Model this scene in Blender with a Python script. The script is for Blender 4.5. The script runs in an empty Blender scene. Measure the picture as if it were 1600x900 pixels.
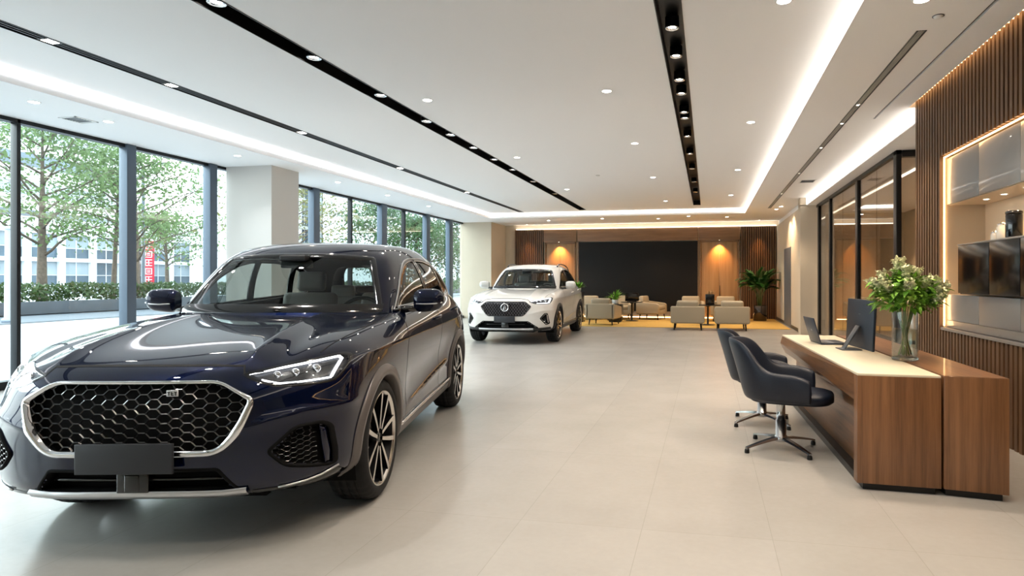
import bpy, bmesh, math, random
import numpy as np
from mathutils import Vector, Matrix
from mathutils.bvhtree import BVHTree
from mathutils.geometry import delaunay_2d_cdt
PI = math.pi
SC = bpy.context.scene
COL = SC.collection
random.seed(7)

# ------------------------------------------------------------------ helpers
def link(o, parent=None):
    COL.objects.link(o)
    if parent is not None:
        o.parent = parent
    return o

def tag(o, label=None, cat=None, group=None, kind=None):
    if label: o['label'] = label
    if cat: o['category'] = cat
    if group: o['group'] = group
    if kind: o['kind'] = kind
    return o

def thing(name, loc, rz=0.0, label=None, cat=None, group=None):
    o = bpy.data.objects.new(name, None)
    o.empty_display_size = 0.1
    o.location = loc
    o.rotation_euler = (0, 0, rz)
    link(o)
    return tag(o, label, cat, group)

def copy_tree(o, parent=None):
    c = o.copy()
    link(c, parent)
    for ch in [k for k in bpy.data.objects if k.parent == o]:
        copy_tree(ch, c)
    return c

class MB:
    """collects simple shapes into one mesh"""
    def __init__(s):
        s.bm = bmesh.new()
    def _add(s, verts, faces, M=None, smooth=False, mi=0):
        vs = []
        for v in verts:
            v = Vector(v)
            if M is not None: v = M @ v
            vs.append(s.bm.verts.new(v))
        for f in faces:
            try:
                fc = s.bm.faces.new([vs[i] for i in f])
                fc.smooth = smooth
                fc.material_index = mi
            except ValueError:
                pass
        return vs
    def box(s, a, b, M=None, bev=0.0, seg=2, mi=0, smooth=None):
        x0, y0, z0 = a; x1, y1, z1 = b
        V = [(x0,y0,z0),(x1,y0,z0),(x1,y1,z0),(x0,y1,z0),(x0,y0,z1),(x1,y0,z1),(x1,y1,z1),(x0,y1,z1)]
        F = [(3,2,1,0),(4,5,6,7),(0,1,5,4),(1,2,6,5),(2,3,7,6),(3,0,4,7)]
        if bev <= 0:
            s._add(V, F, M, False, mi); return s
        t = bmesh.new()
        tv = [t.verts.new(v) for v in V]
        for f in F: t.faces.new([tv[i] for i in f])
        bmesh.ops.bevel(t, geom=list(t.edges), offset=bev, segments=seg, profile=0.6, affect='EDGES')
        s.merge(t, M, True if smooth is None else smooth, mi); t.free()
        return s
    def merge(s, t, M=None, smooth=True, mi=0):
        mp = {}
        for v in t.verts:
            mp[v] = s.bm.verts.new(M @ v.co if M is not None else v.co)
        for f in t.faces:
            try:
                fc = s.bm.faces.new([mp[v] for v in f.verts]); fc.smooth = smooth; fc.material_index = mi
            except ValueError: pass
    def prism(s, poly, z0, z1, M=None, bev=0.0, mi=0, seg=2):
        n = len(poly)
        t = bmesh.new()
        lo = [t.verts.new((p[0], p[1], z0)) for p in poly]
        hi = [t.verts.new((p[0], p[1], z1)) for p in poly]
        t.faces.new(hi); t.faces.new(lo[::-1])
        for i in range(n):
            j = (i+1) % n
            t.faces.new([lo[i], lo[j], hi[j], hi[i]])
        bmesh.ops.recalc_face_normals(t, faces=list(t.faces))
        if bev > 0:
            bmesh.ops.bevel(t, geom=list(t.edges), offset=bev, segments=seg, profile=0.6, affect='EDGES')
        s.merge(t, M, bev > 0, mi); t.free()
        return s
    def lathe(s, prof, n=32, M=None, smooth=True, mi=0, a0=0.0, a1=2*PI):
        full = abs(a1-a0-2*PI) < 1e-6
        k = n if full else n+1
        V = []; F = []
        for i in range(k):
            a = a0+(a1-a0)*i/n
            c, q = math.cos(a), math.sin(a)
            for r, z in prof: V.append((r*c, r*q, z))
        m = len(prof)
        for i in range(n):
            j = (i+1) % k
            for t in range(m-1):
                F.append((i*m+t, j*m+t, j*m+t+1, i*m+t+1))
        s._add(V, F, M, smooth, mi)
        return s
    def tube(s, pts, r, n=8, M=None, closed=False, mi=0, cap=True, smooth=True):
        pts = [Vector(p) for p in pts]
        N = len(pts)
        rs = r if hasattr(r, '__len__') else [r]*N
        V = []; F = []
        up = None
        for i in range(N):
            if closed: t = pts[(i+1) % N]-pts[i-1]
            elif i == 0: t = pts[1]-pts[0]
            elif i == N-1: t = pts[-1]-pts[-2]
            else: t = (pts[i+1]-pts[i]).normalized()+(pts[i]-pts[i-1]).normalized()
            if t.length < 1e-9: t = Vector((0,0,1))
            t.normalize()
            if up is None:
                up = Vector((0,0,1)) if abs(t.z) < .9 else Vector((1,0,0))
            sd = t.cross(up)
            if sd.length < 1e-6: sd = t.orthogonal()
            sd.normalize(); u2 = sd.cross(t).normalized(); up = u2
            for k in range(n):
                a = 2*PI*k/n
                V.append(pts[i]+rs[i]*(math.cos(a)*sd+math.sin(a)*u2))
        L = N if closed else N-1
        for i in range(L):
            j = (i+1) % N
            for k in range(n):
                q = (k+1) % n
                F.append((i*n+k, i*n+q, j*n+q, j*n+k))
        if cap and not closed:
            F.append(tuple(range(n))[::-1]); F.append(tuple((N-1)*n+k for k in range(n)))
        s._add(V, F, M, smooth, mi)
        return s
    def grid(s, rows, M=None, smooth=True, closed=False, mi=0):
        m = len(rows[0]); V = [p for r in rows for p in r]; F = []
        for i in range(len(rows)-1):
            for k in range(m if closed else m-1):
                q = (k+1) % m
                F.append((i*m+k, i*m+q, (i+1)*m+q, (i+1)*m+k))
        s._add(V, F, M, smooth, mi); return s
    def build(s, name, mat, parent=None, sharp=None, recalc=False, subsurf=0, solid=0.0):
        me = bpy.data.meshes.new(name)
        if recalc: bmesh.ops.recalc_face_normals(s.bm, faces=list(s.bm.faces))
        s.bm.to_mesh(me); s.bm.free()
        mats = mat if isinstance(mat, (list, tuple)) else [mat]
        for m in mats: me.materials.append(m)
        if sharp is not None:
            me.shade_smooth()
            me.set_sharp_from_angle(angle=math.radians(sharp))
        o = bpy.data.objects.new(name, me)
        link(o, parent)
        if solid:
            md = o.modifiers.new('thickness', 'SOLIDIFY'); md.thickness = solid; md.offset = 0
        if subsurf:
            md = o.modifiers.new('smooth', 'SUBSURF'); md.levels = subsurf; md.render_levels = subsurf
        return o

def T(x, y, z): return Matrix.Translation((x, y, z))
def R(a, ax='Z'): return Matrix.Rotation(a, 4, ax)
def S(x, y, z): return Matrix.Diagonal((x, y, z, 1))

# ------------------------------------------------------------------ materials
def lin(h):
    h = h.lstrip('#')
    r = []
    for i in (0, 2, 4):
        c = int(h[i:i+2], 16)/255
        r.append(c/12.92 if c <= .04045 else ((c+.055)/1.055)**2.4)
    return (*r, 1)

def mat(name, col, rough=.5, metal=0.0, coat=0.0, spec=.5, noise=None, bump=None, emit=None, trans=0.0, ior=1.45, alpha=1.0, sheen=0.0, coat_rough=.03):
    """principled material with procedural colour variation and bump
       noise=(scale, amount[, stretch xyz]) ; bump=(scale, strength)"""
    m = bpy.data.materials.new(name); m.use_nodes = True
    nt = m.node_tree; b = nt.nodes['Principled BSDF']
    c = lin(col) if isinstance(col, str) else (*col[:3], 1)
    b.inputs['Base Color'].default_value = c
    b.inputs['Roughness'].default_value = rough
    b.inputs['Metallic'].default_value = metal
    b.inputs['Coat Weight'].default_value = coat
    b.inputs['Coat Roughness'].default_value = coat_rough
    b.inputs['Specular IOR Level'].default_value = spec
    b.inputs['IOR'].default_value = ior
    b.inputs['Transmission Weight'].default_value = trans
    b.inputs['Alpha'].default_value = alpha
    b.inputs['Sheen Weight'].default_value = sheen
    N = nt.nodes; L = nt.links
    if noise:
        tc = N.new('ShaderNodeTexCoord'); mp = N.new('ShaderNodeMapping'); nz = N.new('ShaderNodeTexNoise')
        if len(noise) > 2: mp.inputs['Scale'].default_value = noise[2]
        nz.inputs['Scale'].default_value = noise[0]; nz.inputs['Detail'].default_value = 5
        L.new(tc.outputs['Object'], mp.inputs['Vector']); L.new(mp.outputs['Vector'], nz.inputs['Vector'])
        rp = N.new('ShaderNodeValToRGB')
        a = noise[1]
        rp.color_ramp.elements[0].position = .3; rp.color_ramp.elements[1].position = .7
        rp.color_ramp.elements[0].color = (*[max(0, v*(1-a)) for v in c[:3]], 1)
        rp.color_ramp.elements[1].color = (*[min(1, v*(1+a)) for v in c[:3]], 1)
        L.new(nz.outputs['Fac'], rp.inputs['Fac']); L.new(rp.outputs['Color'], b.inputs['Base Color'])
    if bump:
        tc = N.new('ShaderNodeTexCoord'); nz = N.new('ShaderNodeTexNoise'); bp = N.new('ShaderNodeBump')
        nz.inputs['Scale'].default_value = bump[0]; nz.inputs['Detail'].default_value = 4
        bp.inputs['Strength'].default_value = bump[1]; bp.inputs['Distance'].default_value = .01
        L.new(tc.outputs['Object'], nz.inputs['Vector']); L.new(nz.outputs['Fac'], bp.inputs['Height'])
        L.new(bp.outputs['Normal'], b.inputs['Normal'])
    if emit:
        b.inputs['Emission Color'].default_value = lin(emit[0]) if isinstance(emit[0], str) else (*emit[0], 1)
        b.inputs['Emission Strength'].default_value = emit[1]
    return m

def wood(name, dark, light, rough=.4, axis='Z', scale=1.0, coat=0.0, slatgap=None):
    """straight grained veneer, grain runs along axis"""
    m = bpy.data.materials.new(name); m.use_nodes = True
    nt = m.node_tree; N = nt.nodes; L = nt.links; b = N['Principled BSDF']
    tc = N.new('ShaderNodeTexCoord'); mp = N.new('ShaderNodeMapping')
    k = {'X': (.35, 9, 9), 'Y': (9, .35, 9), 'Z': (9, 9, .35)}[axis]
    mp.inputs['Scale'].default_value = [q*scale for q in k]
    nz = N.new('ShaderNodeTexNoise'); nz.inputs['Scale'].default_value = 2.2; nz.inputs['Detail'].default_value = 8; nz.inputs['Roughness'].default_value = .62
    nz.inputs['Distortion'].default_value = .35
    n2 = N.new('ShaderNodeTexNoise'); n2.inputs['Scale'].default_value = 14; n2.inputs['Detail'].default_value = 3
    rp = N.new('ShaderNodeValToRGB')
    rp.color_ramp.elements[0].position = .32; rp.color_ramp.elements[0].color = lin(dark)
    rp.color_ramp.elements[1].position = .68; rp.color_ramp.elements[1].color = lin(light)
    mx = N.new('ShaderNodeMath'); mx.operation = 'MULTIPLY_ADD'; mx.inputs[1].default_value = .25; 
    L.new(tc.outputs['Object'], mp.inputs['Vector']); L.new(mp.outputs['Vector'], nz.inputs['Vector']); L.new(mp.outputs['Vector'], n2.inputs['Vector'])
    L.new(n2.outputs['Fac'], mx.inputs[0]); 
    sb = N.new('ShaderNodeMath'); sb.operation = 'SUBTRACT'; sb.inputs[1].default_value = .125
    L.new(nz.outputs['Fac'], sb.inputs[0]); L.new(sb.outputs[0], mx.inputs[2])
    L.new(mx.outputs[0], rp.inputs['Fac']); L.new(rp.outputs['Color'], b.inputs['Base Color'])
    b.inputs['Roughness'].default_value = rough; b.inputs['Coat Weight'].default_value = coat
    return m

def emission(name, col, strength):
    m = bpy.data.materials.new(name); m.use_nodes = True
    nt = m.node_tree; nt.nodes.clear()
    e = nt.nodes.new('ShaderNodeEmission'); o = nt.nodes.new('ShaderNodeOutputMaterial')
    e.inputs['Color'].default_value = lin(col); e.inputs['Strength'].default_value = strength
    nt.links.new(e.outputs[0], o.inputs[0])
    return m

def glass(name, tint, refl=.06, rough=0.0, strength=1.0):
    """thin sheet: tinted see-through plus mirror reflection by fresnel"""
    m = bpy.data.materials.new(name); m.use_nodes = True
    nt = m.node_tree; nt.nodes.clear(); N = nt.nodes; L = nt.links
    t = N.new('ShaderNodeBsdfTransparent'); g = N.new('ShaderNodeBsdfGlossy'); mx = N.new('ShaderNodeMixShader')
    lw = N.new('ShaderNodeLayerWeight'); lw.inputs['Blend'].default_value = .5
    pw = N.new('ShaderNodeMath'); pw.operation = 'POWER'; pw.inputs[1].default_value = 5.0
    ad = N.new('ShaderNodeMath'); ad.operation = 'MULTIPLY_ADD'; ad.inputs[1].default_value = (1-refl)*strength; ad.inputs[2].default_value = refl
    ad.use_clamp = True
    L.new(lw.outputs['Facing'], pw.inputs[0]); fr = pw
    o = N.new('ShaderNodeOutputMaterial')
    t.inputs['Color'].default_value = lin(tint) if isinstance(tint, str) else (*tint, 1)
    g.inputs['Roughness'].default_value = rough
    L.new(fr.outputs[0], ad.inputs[0]); L.new(ad.outputs[0], mx.inputs[0]); L.new(t.outputs[0], mx.inputs[1]); L.new(g.outputs[0], mx.inputs[2]); L.new(mx.outputs[0], o.inputs[0])
    return m
SKY, EXPO, SUN = 3.4, 0.97, 3.0
# ------------------------------------------------------------------ camera
cam = bpy.data.cameras.new('camera'); camo = bpy.data.objects.new('camera', cam); link(camo)
cam.sensor_width = 36; cam.lens = 21.6; cam.shift_x = -.06875; cam.shift_y = -.0081
cam.clip_start = .05; cam.clip_end = 400
camo.location = (0, 0, 1.35); camo.rotation_euler = (PI/2, 0, math.atan(196/960))
SC.camera = camo
SC.view_settings.view_transform = 'Standard'; SC.view_settings.look = 'None'; SC.view_settings.gamma = 1.0; SC.view_settings.use_curve_mapping = False
# ------------------------------------------------------------------ car surfaces
def bs_basis(n_ctrl, per):
    """uniform cubic b-spline basis over padded controls; per = samples for each span"""
    rows = []
    for i in range(n_ctrl-1):
        k = per[i]
        for q in range(k + (1 if i == n_ctrl-2 else 0)):
            t = q/k
            w = np.array([(1-t)**3, 3*t**3-6*t*t+4, -3*t**3+3*t*t+3*t+1, t**3])/6
            r = np.zeros(n_ctrl+2); r[i:i+4] = w
            rows.append(r)
    return np.array(rows)

def body_controls():
    """rows from the bumper lip up to the cowl/belt, columns from the front centre round the side to the rear centre"""
    X = lambda *a: list(a)
    G = []
    def row(front, side, rear):
        G.append(front+side+rear)
    # side y stations for c5..c12
    SY = [-.42, -.02, .42, 1.0, 1.75, 2.35, 2.75, 3.15]
    def side(xs, zs):
        return [(x, y, z) for x, y, z in zip(xs, SY, zs)]
    Z8 = lambda z: [z]*8
    # r0 under edge
    row(X((0,-.74,.27),(.28,-.735,.27),(.50,-.71,.27),(.66,-.64,.275),(.78,-.53,.28)), side([.84,.85,.85,.84,.84,.84,.85,.84], [.28,.25,.23,.23,.23,.23,.25,.28]),
        X((.72,3.44,.30),(.40,3.52,.30),(0,3.53,.30)))
    # r1 lip
    row(X((0,-.83,.285),(.28,-.825,.285),(.53,-.80,.29),(.71,-.72,.295),(.825,-.58,.30)), side([.885,.905,.90,.885,.885,.89,.905,.90], [.30,.27,.25,.25,.25,.25,.27,.30]),
        X((.79,3.52,.32),(.44,3.60,.32),(0,3.61,.32)))
    # r2
    row(X((0,-.875,.34),(.28,-.87,.34),(.55,-.84,.345),(.745,-.75,.35),(.855,-.60,.355)), side([.925,.93,.925,.905,.905,.91,.93,.925], [.36,.34,.33,.33,.33,.33,.34,.36]),
        X((.82,3.58,.40),(.46,3.66,.40),(0,3.68,.40)))
    # r3
    row(X((0,-.885,.44),(.28,-.88,.44),(.55,-.85,.445),(.75,-.755,.45),(.868,-.60,.455)), side([.922,.945,.935,.90,.895,.905,.945,.935], [.46,.46,.45,.44,.44,.44,.46,.47]),
        X((.84,3.62,.50),(.48,3.71,.50),(0,3.73,.50)))
    # r4
    row(X((0,-.895,.56),(.28,-.89,.56),(.55,-.855,.565),(.75,-.76,.57),(.87,-.60,.57)), side([.93,.95,.938,.90,.895,.905,.95,.94], [.58,.58,.57,.56,.56,.56,.58,.59]),
        X((.85,3.63,.62),(.49,3.73,.62),(0,3.75,.62)))
    # r5
    row(X((0,-.90,.70),(.28,-.893,.70),(.54,-.85,.705),(.74,-.75,.71),(.88,-.58,.71)), side([.94,.95,.94,.918,.915,.922,.952,.94], [.71,.71,.70,.70,.70,.70,.71,.72]),
        X((.85,3.61,.74),(.49,3.71,.74),(0,3.73,.74)))
    # r6
    row(X((0,-.885,.81),(.28,-.878,.81),(.54,-.83,.812),(.735,-.72,.815),(.868,-.54,.815)), side([.928,.945,.942,.936,.936,.940,.952,.935], [.82,.83,.83,.83,.84,.85,.86,.87]),
        X((.84,3.58,.87),(.485,3.68,.87),(0,3.70,.87)))
    # r7 shoulder / bonnet leading edge
    row(X((0,-.815,.905),(.27,-.808,.906),(.52,-.765,.91),(.71,-.655,.92),(.845,-.46,.93)), side([.905,.925,.932,.932,.934,.938,.94,.915], [.93,.94,.945,.945,.955,.965,.975,.985]),
        X((.80,3.52,.99),(.47,3.61,.99),(0,3.63,.99)))
    # r8 bonnet front third
    row(X((0,-.66,.962),(.25,-.655,.964),(.48,-.615,.980),(.65,-.52,.988),(.765,-.37,1.00)), side([.845,.885,.905,.915,.918,.920,.915,.885], [1.00,1.005,1.01,1.01,1.02,1.03,1.04,1.05]),
        X((.77,3.49,1.06),(.45,3.57,1.06),(0,3.59,1.06)))
    # r9 bonnet middle
    row(X((0,-.28,1.032),(.22,-.28,1.034),(.42,-.25,1.052),(.56,-.19,1.052),(.66,-.09,1.052)), side([.74,.80,.84,.878,.888,.888,.875,.835], [1.056,1.06,1.06,1.065,1.08,1.095,1.105,1.115]),
        X((.73,3.46,1.12),(.43,3.55,1.12),(0,3.57,1.12)))
    # r10 bonnet rear
    row(X((0,.16,1.082),(.20,.16,1.084),(.375,.18,1.096),(.50,.22,1.094),(.59,.29,1.09)), side([.665,.73,.80,.845,.855,.855,.84,.795], [1.087,1.086,1.085,1.10,1.12,1.14,1.155,1.165]),
        X((.70,3.45,1.17),(.42,3.53,1.17),(0,3.55,1.17)))
    # r11 cowl / belt line
    row(X((0,.50,1.10),(.20,.50,1.10),(.36,.515,1.105),(.48,.54,1.103),(.575,.58,1.10)), side([.65,.715,.775,.81,.825,.825,.81,.765], [1.10,1.10,1.105,1.12,1.145,1.165,1.18,1.19]),
        X((.67,3.43,1.195),(.40,3.51,1.195),(0,3.53,1.195)))
    g = np.array(G, float)
    # belt stations near the pillar follow the windscreen base
    g[11,5] = (.655,.62,1.10); g[11,6] = (.725,.69,1.10); g[11,7] = (.785,.80,1.105); g[11,8] = (.808,1.15,1.12)
    g[10,5] = (.685,.36,1.09); g[10,6] = (.77,.46,1.086); g[10,7] = (.832,.66,1.088); g[10,8] = (.848,1.10,1.10)
    g[9,5] = (.75,.02,1.056); g[9,6] = (.825,.18,1.056); g[9,7] = (.872,.52,1.055)
    g[8,5] = (.835,-.25,1.003); g[8,6] = (.885,.06,1.005)
    return g

def house_controls():
    """stations along the roof, columns from the belt over the pillar line to the centre"""
    st = [
     # belt              mid side           upper side         rail               in                 mid               centre
     [(.775,.74,1.09),(.77,.735,1.10),(.765,.73,1.105),(.75,.715,1.11),(.70,.665,1.105),(.40,.53,1.10),(0,.49,1.10)],
     [(.79,.86,1.095),(.775,.86,1.15),(.755,.865,1.205),(.728,.855,1.245),(.67,.80,1.255),(.38,.685,1.265),(0,.645,1.27)],
     [(.798,1.00,1.10),(.775,1.00,1.21),(.735,1.00,1.325),(.685,.99,1.395),(.63,.945,1.41),(.355,.835,1.43),(0,.80,1.435)],
     [(.803,1.16,1.105),(.775,1.16,1.26),(.715,1.16,1.42),(.645,1.14,1.52),(.59,1.10,1.54),(.335,1.005,1.56),(0,.97,1.565)],
     [(.808,1.35,1.11),(.778,1.35,1.29),(.705,1.35,1.475),(.622,1.32,1.585),(.56,1.30,1.61),(.315,1.20,1.635),(0,1.17,1.64)],
     [(.812,1.6,1.12),(.780,1.6,1.31),(.702,1.6,1.51),(.612,1.59,1.625),(.545,1.58,1.653),(.305,1.52,1.675),(0,1.50,1.68)],
     [(.818,2.0,1.135),(.782,2.0,1.325),(.702,2.0,1.525),(.608,2.0,1.64),(.54,2.0,1.668),(.30,2.0,1.688),(0,2.0,1.693)],
     [(.815,2.45,1.15),(.775,2.45,1.33),(.692,2.45,1.515),(.598,2.45,1.625),(.53,2.45,1.655),(.295,2.45,1.678),(0,2.45,1.684)],
     [(.80,2.85,1.165),(.755,2.84,1.325),(.672,2.83,1.48),(.582,2.83,1.58),(.515,2.85,1.615),(.29,2.87,1.645),(0,2.88,1.652)],
     [(.775,3.10,1.175),(.725,3.08,1.31),(.65,3.06,1.42),(.57,3.06,1.50),(.50,3.12,1.54),(.28,3.17,1.585),(0,3.18,1.595)],
     [(.73,3.28,1.18),(.69,3.26,1.26),(.635,3.25,1.33),(.58,3.26,1.37),(.50,3.31,1.38),(.28,3.36,1.40),(0,3.37,1.405)],
     [(.67,3.42,1.18),(.65,3.42,1.185),(.63,3.42,1.19),(.60,3.43,1.195),(.52,3.455,1.195),(.28,3.50,1.195),(0,3.51,1.195)],
    ]
    return np.array(st, float)

def surface(G, per_r, per_c, mirror_first, mirror_last):
    Rn, Cn, _ = G.shape
    top = 2*G[-1]-G[-2]; bot = 2*G[0]-G[1]
    P = np.concatenate([bot[None], G, top[None]], 0)
    flip = np.array([-1, 1, 1.])
    a = P[:, 1]*flip if mirror_first else 2*P[:, 0]-P[:, 1]
    b = P[:, -2]*flip if mirror_last else 2*P[:, -1]-P[:, -2]
    P = np.concatenate([a[:, None], P, b[:, None]], 1)
    Bu = bs_basis(Rn, per_r); Bv = bs_basis(Cn, per_c)
    return np.einsum('ur,rck,vc->uvk', Bu, P, Bv)

class Shell:
    """a dense surface: vertices, quads and a search tree"""
    def __init__(s, grid, wrap):
        s.g = grid
        nr, nc, _ = grid.shape
        s.v = grid.reshape(-1, 3)
        q = []
        for i in range(nr-1):
            for j in range(nc if wrap else nc-1):
                k = (j+1) % nc
                q.append((i*nc+j, i*nc+k, (i+1)*nc+k, (i+1)*nc+j))
        s.q = np.array(q)
        s.c = s.v[s.q].mean(1)

def in_poly(p, x, y):
    """vectorised even-odd test"""
    r = np.zeros(len(x), bool); n = len(p)
    for i in range(n):
        x0, y0 = p[i]; x1, y1 = p[(i+1) % n]
        c = ((y0 > y) != (y1 > y))
        with np.errstate(divide='ignore', invalid='ignore'):
            t = (x1-x0)*(y-y0)/(y1-y0)+x0
        r ^= c & (x < t)
    return r

def resample(poly, step, closed=True):
    out = []
    n = len(poly)
    for i in range(n if closed else n-1):
        a = np.array(poly[i], float); b = np.array(poly[(i+1) % n], float)
        k = max(1, int(round(np.linalg.norm(b-a)/step)))
        for q in range(k): out.append(tuple(a+(b-a)*q/k))
    if not closed: out.append(tuple(poly[-1]))
    return out

def rounded(poly, r, n=5):
    """2d polygon with rounded corners; r one number or one for each corner"""
    out = []; N = len(poly)
    rr = r if hasattr(r, '__len__') else [r]*N
    for i in range(N):
        p = np.array(poly[i], float); a = np.array(poly[i-1], float); b = np.array(poly[(i+1) % N], float)
        u = (a-p); w = (b-p); lu, lw = np.linalg.norm(u), np.linalg.norm(w)
        k = min(rr[i], lu*.48, lw*.48)
        if k < 1e-5: out.append(tuple(p)); continue
        s0 = p+u/lu*k; s1 = p+w/lw*k
        for q in range(n+1):
            t = q/n
            out.append(tuple((1-t)**2*s0+2*t*(1-t)*p+t*t*s1))
    return out

def inset(poly, d, closed=True):
    """move each point inwards by d (left of travel for open lines)"""
    P = np.array(poly, float); n = len(P)
    if closed:
        t = np.roll(P, -1, 0)-np.roll(P, 1, 0)
    else:
        t = np.gradient(P, axis=0)
    t /= np.maximum(np.linalg.norm(t, axis=1), 1e-9)[:, None]
    nn = np.stack([-t[:, 1], t[:, 0]], 1)
    if closed:
        area = .5*np.sum(P[:, 0]*np.roll(P[:, 1], -1)-np.roll(P[:, 0], -1)*P[:, 1])
        if area < 0: nn = -nn
    return [tuple(k) for k in P+nn*d]

class Caster:
    def __init__(s, shells):
        vs = []; qs = []; o = 0
        for h in shells:
            vs.append(h.v); qs.append(h.q+o); o += len(h.v)
        s.bvh = BVHTree.FromPolygons([tuple(v) for v in np.concatenate(vs)], [tuple(int(k) for k in q) for q in np.concatenate(qs)])
    def hit(s, ax, a, b):
        """ax F: (x,z) from the front; B: (x,z) from the back; L/R: (y,z) from a side; T: (x,y) from above"""
        o, d = {'F': ((a, -4, b), (0, 1, 0)), 'B': ((a, 8, b), (0, -1, 0)), 'L': ((4, a, b), (-1, 0, 0)), 'R': ((-4, a, b), (1, 0, 0)), 'T': ((a, b, 4), (0, 0, -1))}[ax]
        o = Vector(o); d = Vector(d)
        p, n, i, ds = s.bvh.ray_cast(o, d)
        if p is None:
            # slide to the closest point of the shell seen along the ray
            q = o+d*3.2
            p, n, i, ds = s.bvh.find_nearest(q)
        if n.dot(d) > 0: n = -n
        return p, n, d
    def sweep(s, mb, pts, ax, prof, closed=True, mi=0, along=False, smooth=True, wf=None):
        """prof: list of (inset, lift); lift along the surface normal (or the view axis)"""
        rows = [[] for _ in prof]
        for k, (ins, lift) in enumerate(prof):
            q = inset(pts, ins, closed) if abs(ins) > 1e-6 else pts
            if wf is not None: q = [tuple(np.array(p0)+(np.array(p1)-np.array(p0))*wf(*p0)) for p0, p1 in zip(pts, q)]
            for a, b in q:
                p, n, d = s.hit(ax, a, b)
                rows[k].append(p-(d*lift) if along else p+n*lift)
        m = [[rows[k][i] for k in range(len(prof))] for i in range(len(pts))]
        if closed: m.append(m[0])
        mb.grid(m, smooth=smooth, mi=mi)
    def patch(s, mb, poly, ax, lift, step=.02, mi=0, along=False):
        P = resample(poly, step)
        A = np.array(P); lo = A.min(0); hi = A.max(0)
        gx, gy = np.meshgrid(np.arange(lo[0]+step/2, hi[0], step), np.arange(lo[1]+step/2, hi[1], step))
        gx = gx.ravel(); gy = gy.ravel()
        core = inset(P, step*.5)
        k = in_poly(core, gx, gy)
        pts = [Vector(p) for p in P]+[Vector((a, b)) for a, b in zip(gx[k], gy[k])]
        n = len(P)
        v, e, f, *_ = delaunay_2d_cdt(pts, [(i, (i+1) % n) for i in range(n)], [], 1, 1e-6)
        V = []
        for a in v:
            p, nn, d = s.hit(ax, a.x, a.y)
            V.append(p-d*lift if along else p+nn*lift)
        mb._add(V, f, None, True, mi)
        return V
    def line(s, mb, pts, ax, r, lift=0.0, closed=False, n=8, step=.03, mi=0):
        P = resample(pts, step, closed)
        W = []
        for a, b in P:
            p, nn, d = s.hit(ax, a, b); W.append(p+nn*lift)
        mb.tube(W, r, n, closed=closed, mi=mi)

def sculpt(g):
    """crisp feature lines pressed into the body grid"""
    x, y, z = g[..., 0], g[..., 1], g[..., 2]
    ss = lambda a, b, t: np.clip((t-a)/(b-a), 0, 1)**2*(3-2*np.clip((t-a)/(b-a), 0, 1))
    # bonnet ridges running from the pillars to the grille corners
    xc = .40+(.12*ss(-.9, .6, -y))*0+.10*ss(.55, -.8, y)*0
    xc = np.interp(y, [-.9, -.75, -.4, 0, .3, .55], [.47, .47, .455, .43, .41, .40])
    top = ss(.885, .95, z)*ss(.62, .40, y)*ss(-.80, -.60, y)
    d = x-xc
    g[..., 2] += top*(.021*np.exp(-np.abs(d)/.06)-.013*np.exp(-((d-.13)/.07)**2))
    # shoulder line on the flanks
    fl = ss(.70, .82, x)*ss(-.5, -.1, y)*ss(3.6, 3.2, y)
    zs = np.interp(y, [-.5, .4, 2.0, 3.6], [.925, .93, .945, .985])
    g[..., 0] += fl*.011*np.exp(-np.abs(z-zs)/.045)
    # lower door crease
    zl = np.interp(y, [.5, 1.2, 2.3], [.44, .47, .56])
    fd = ss(.70, .82, x)*ss(.45, .8, y)*ss(2.4, 2.1, y)
    g[..., 0] += fd*(.020*np.exp(-np.abs(z-zl)/.04)-.010*np.exp(-((z-zl-.16)/.10)**2))
    # bumper crease above the fog pockets
    fb = ss(.40, .58, x)*ss(-.35, -.5, y)
    zb = np.interp(x, [.4, .6, .75, .9], [.60, .655, .69, .69])
    k = fb*.018*np.exp(-np.abs(z-zb)/.03)
    g[..., 1] -= k*.8; g[..., 0] += k*.5
    return g
# ------------------------------------------------------------------ cars
M = {}
M['tyre'] = mat('tyre_rubber', '#0c0c0d', rough=.75, bump=(60, .15))
M['rim_dark'] = mat('rim_dark', '#1a1a1c', rough=.35, metal=.8)
M['rim_face'] = mat('rim_machined', '#d8d4ce', rough=.22, metal=1.0)
M['chrome'] = mat('chrome', '#e6e6e8', rough=.06, metal=1.0)
M['satin'] = mat('satin_silver', '#c9c9cb', rough=.28, metal=.9)
M['disc'] = mat('brake_disc', '#7d7a76', rough=.4, metal=.9)
M['gloss_black'] = mat('gloss_black', '#060607', rough=.12, coat=.6)
M['grille_black'] = mat('grille_black', '#0a0a0b', rough=.2, coat=.5)
M['void'] = mat('black_plastic', '#020202', rough=.8, spec=.2)
M['clad'] = mat('grey_cladding', '#575250', rough=.30, bump=(300, .04))  # lightened brown-grey stands in for the warm floor reflected in dark plastic
M['seam'] = mat('panel_gap', '#020203', rough=.8)
M['plate'] = mat('plate_blank', '#24262b', rough=.45)
M['ws_glass'] = glass('windscreen_glass', '#dfe6e3', .05)
M['side_glass'] = glass('privacy_glass', '#c3c8c6', .07)
M['lens'] = glass('lamp_lens', '#f2f4f6', .05)
M['lamp_inner'] = mat('lamp_inner', '#3a3c40', rough=.25, metal=.6)
M['led'] = emission('led_white', '#fbfdff', 2.2)
M['led_off'] = mat('led_guide', '#dfe3e8', rough=.2, emit=('#ffffff', .5))
M['tail'] = mat('tail_red', '#5c0508', rough=.12, coat=1)
M['seat'] = mat('seat_leather', '#8d8b87', rough=.55, bump=(120, .08))
M['trim_dark'] = mat('cabin_trim', '#2b2c2e', rough=.6)
M['headliner'] = mat('headliner', '#8b8984', rough=.9)
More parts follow.
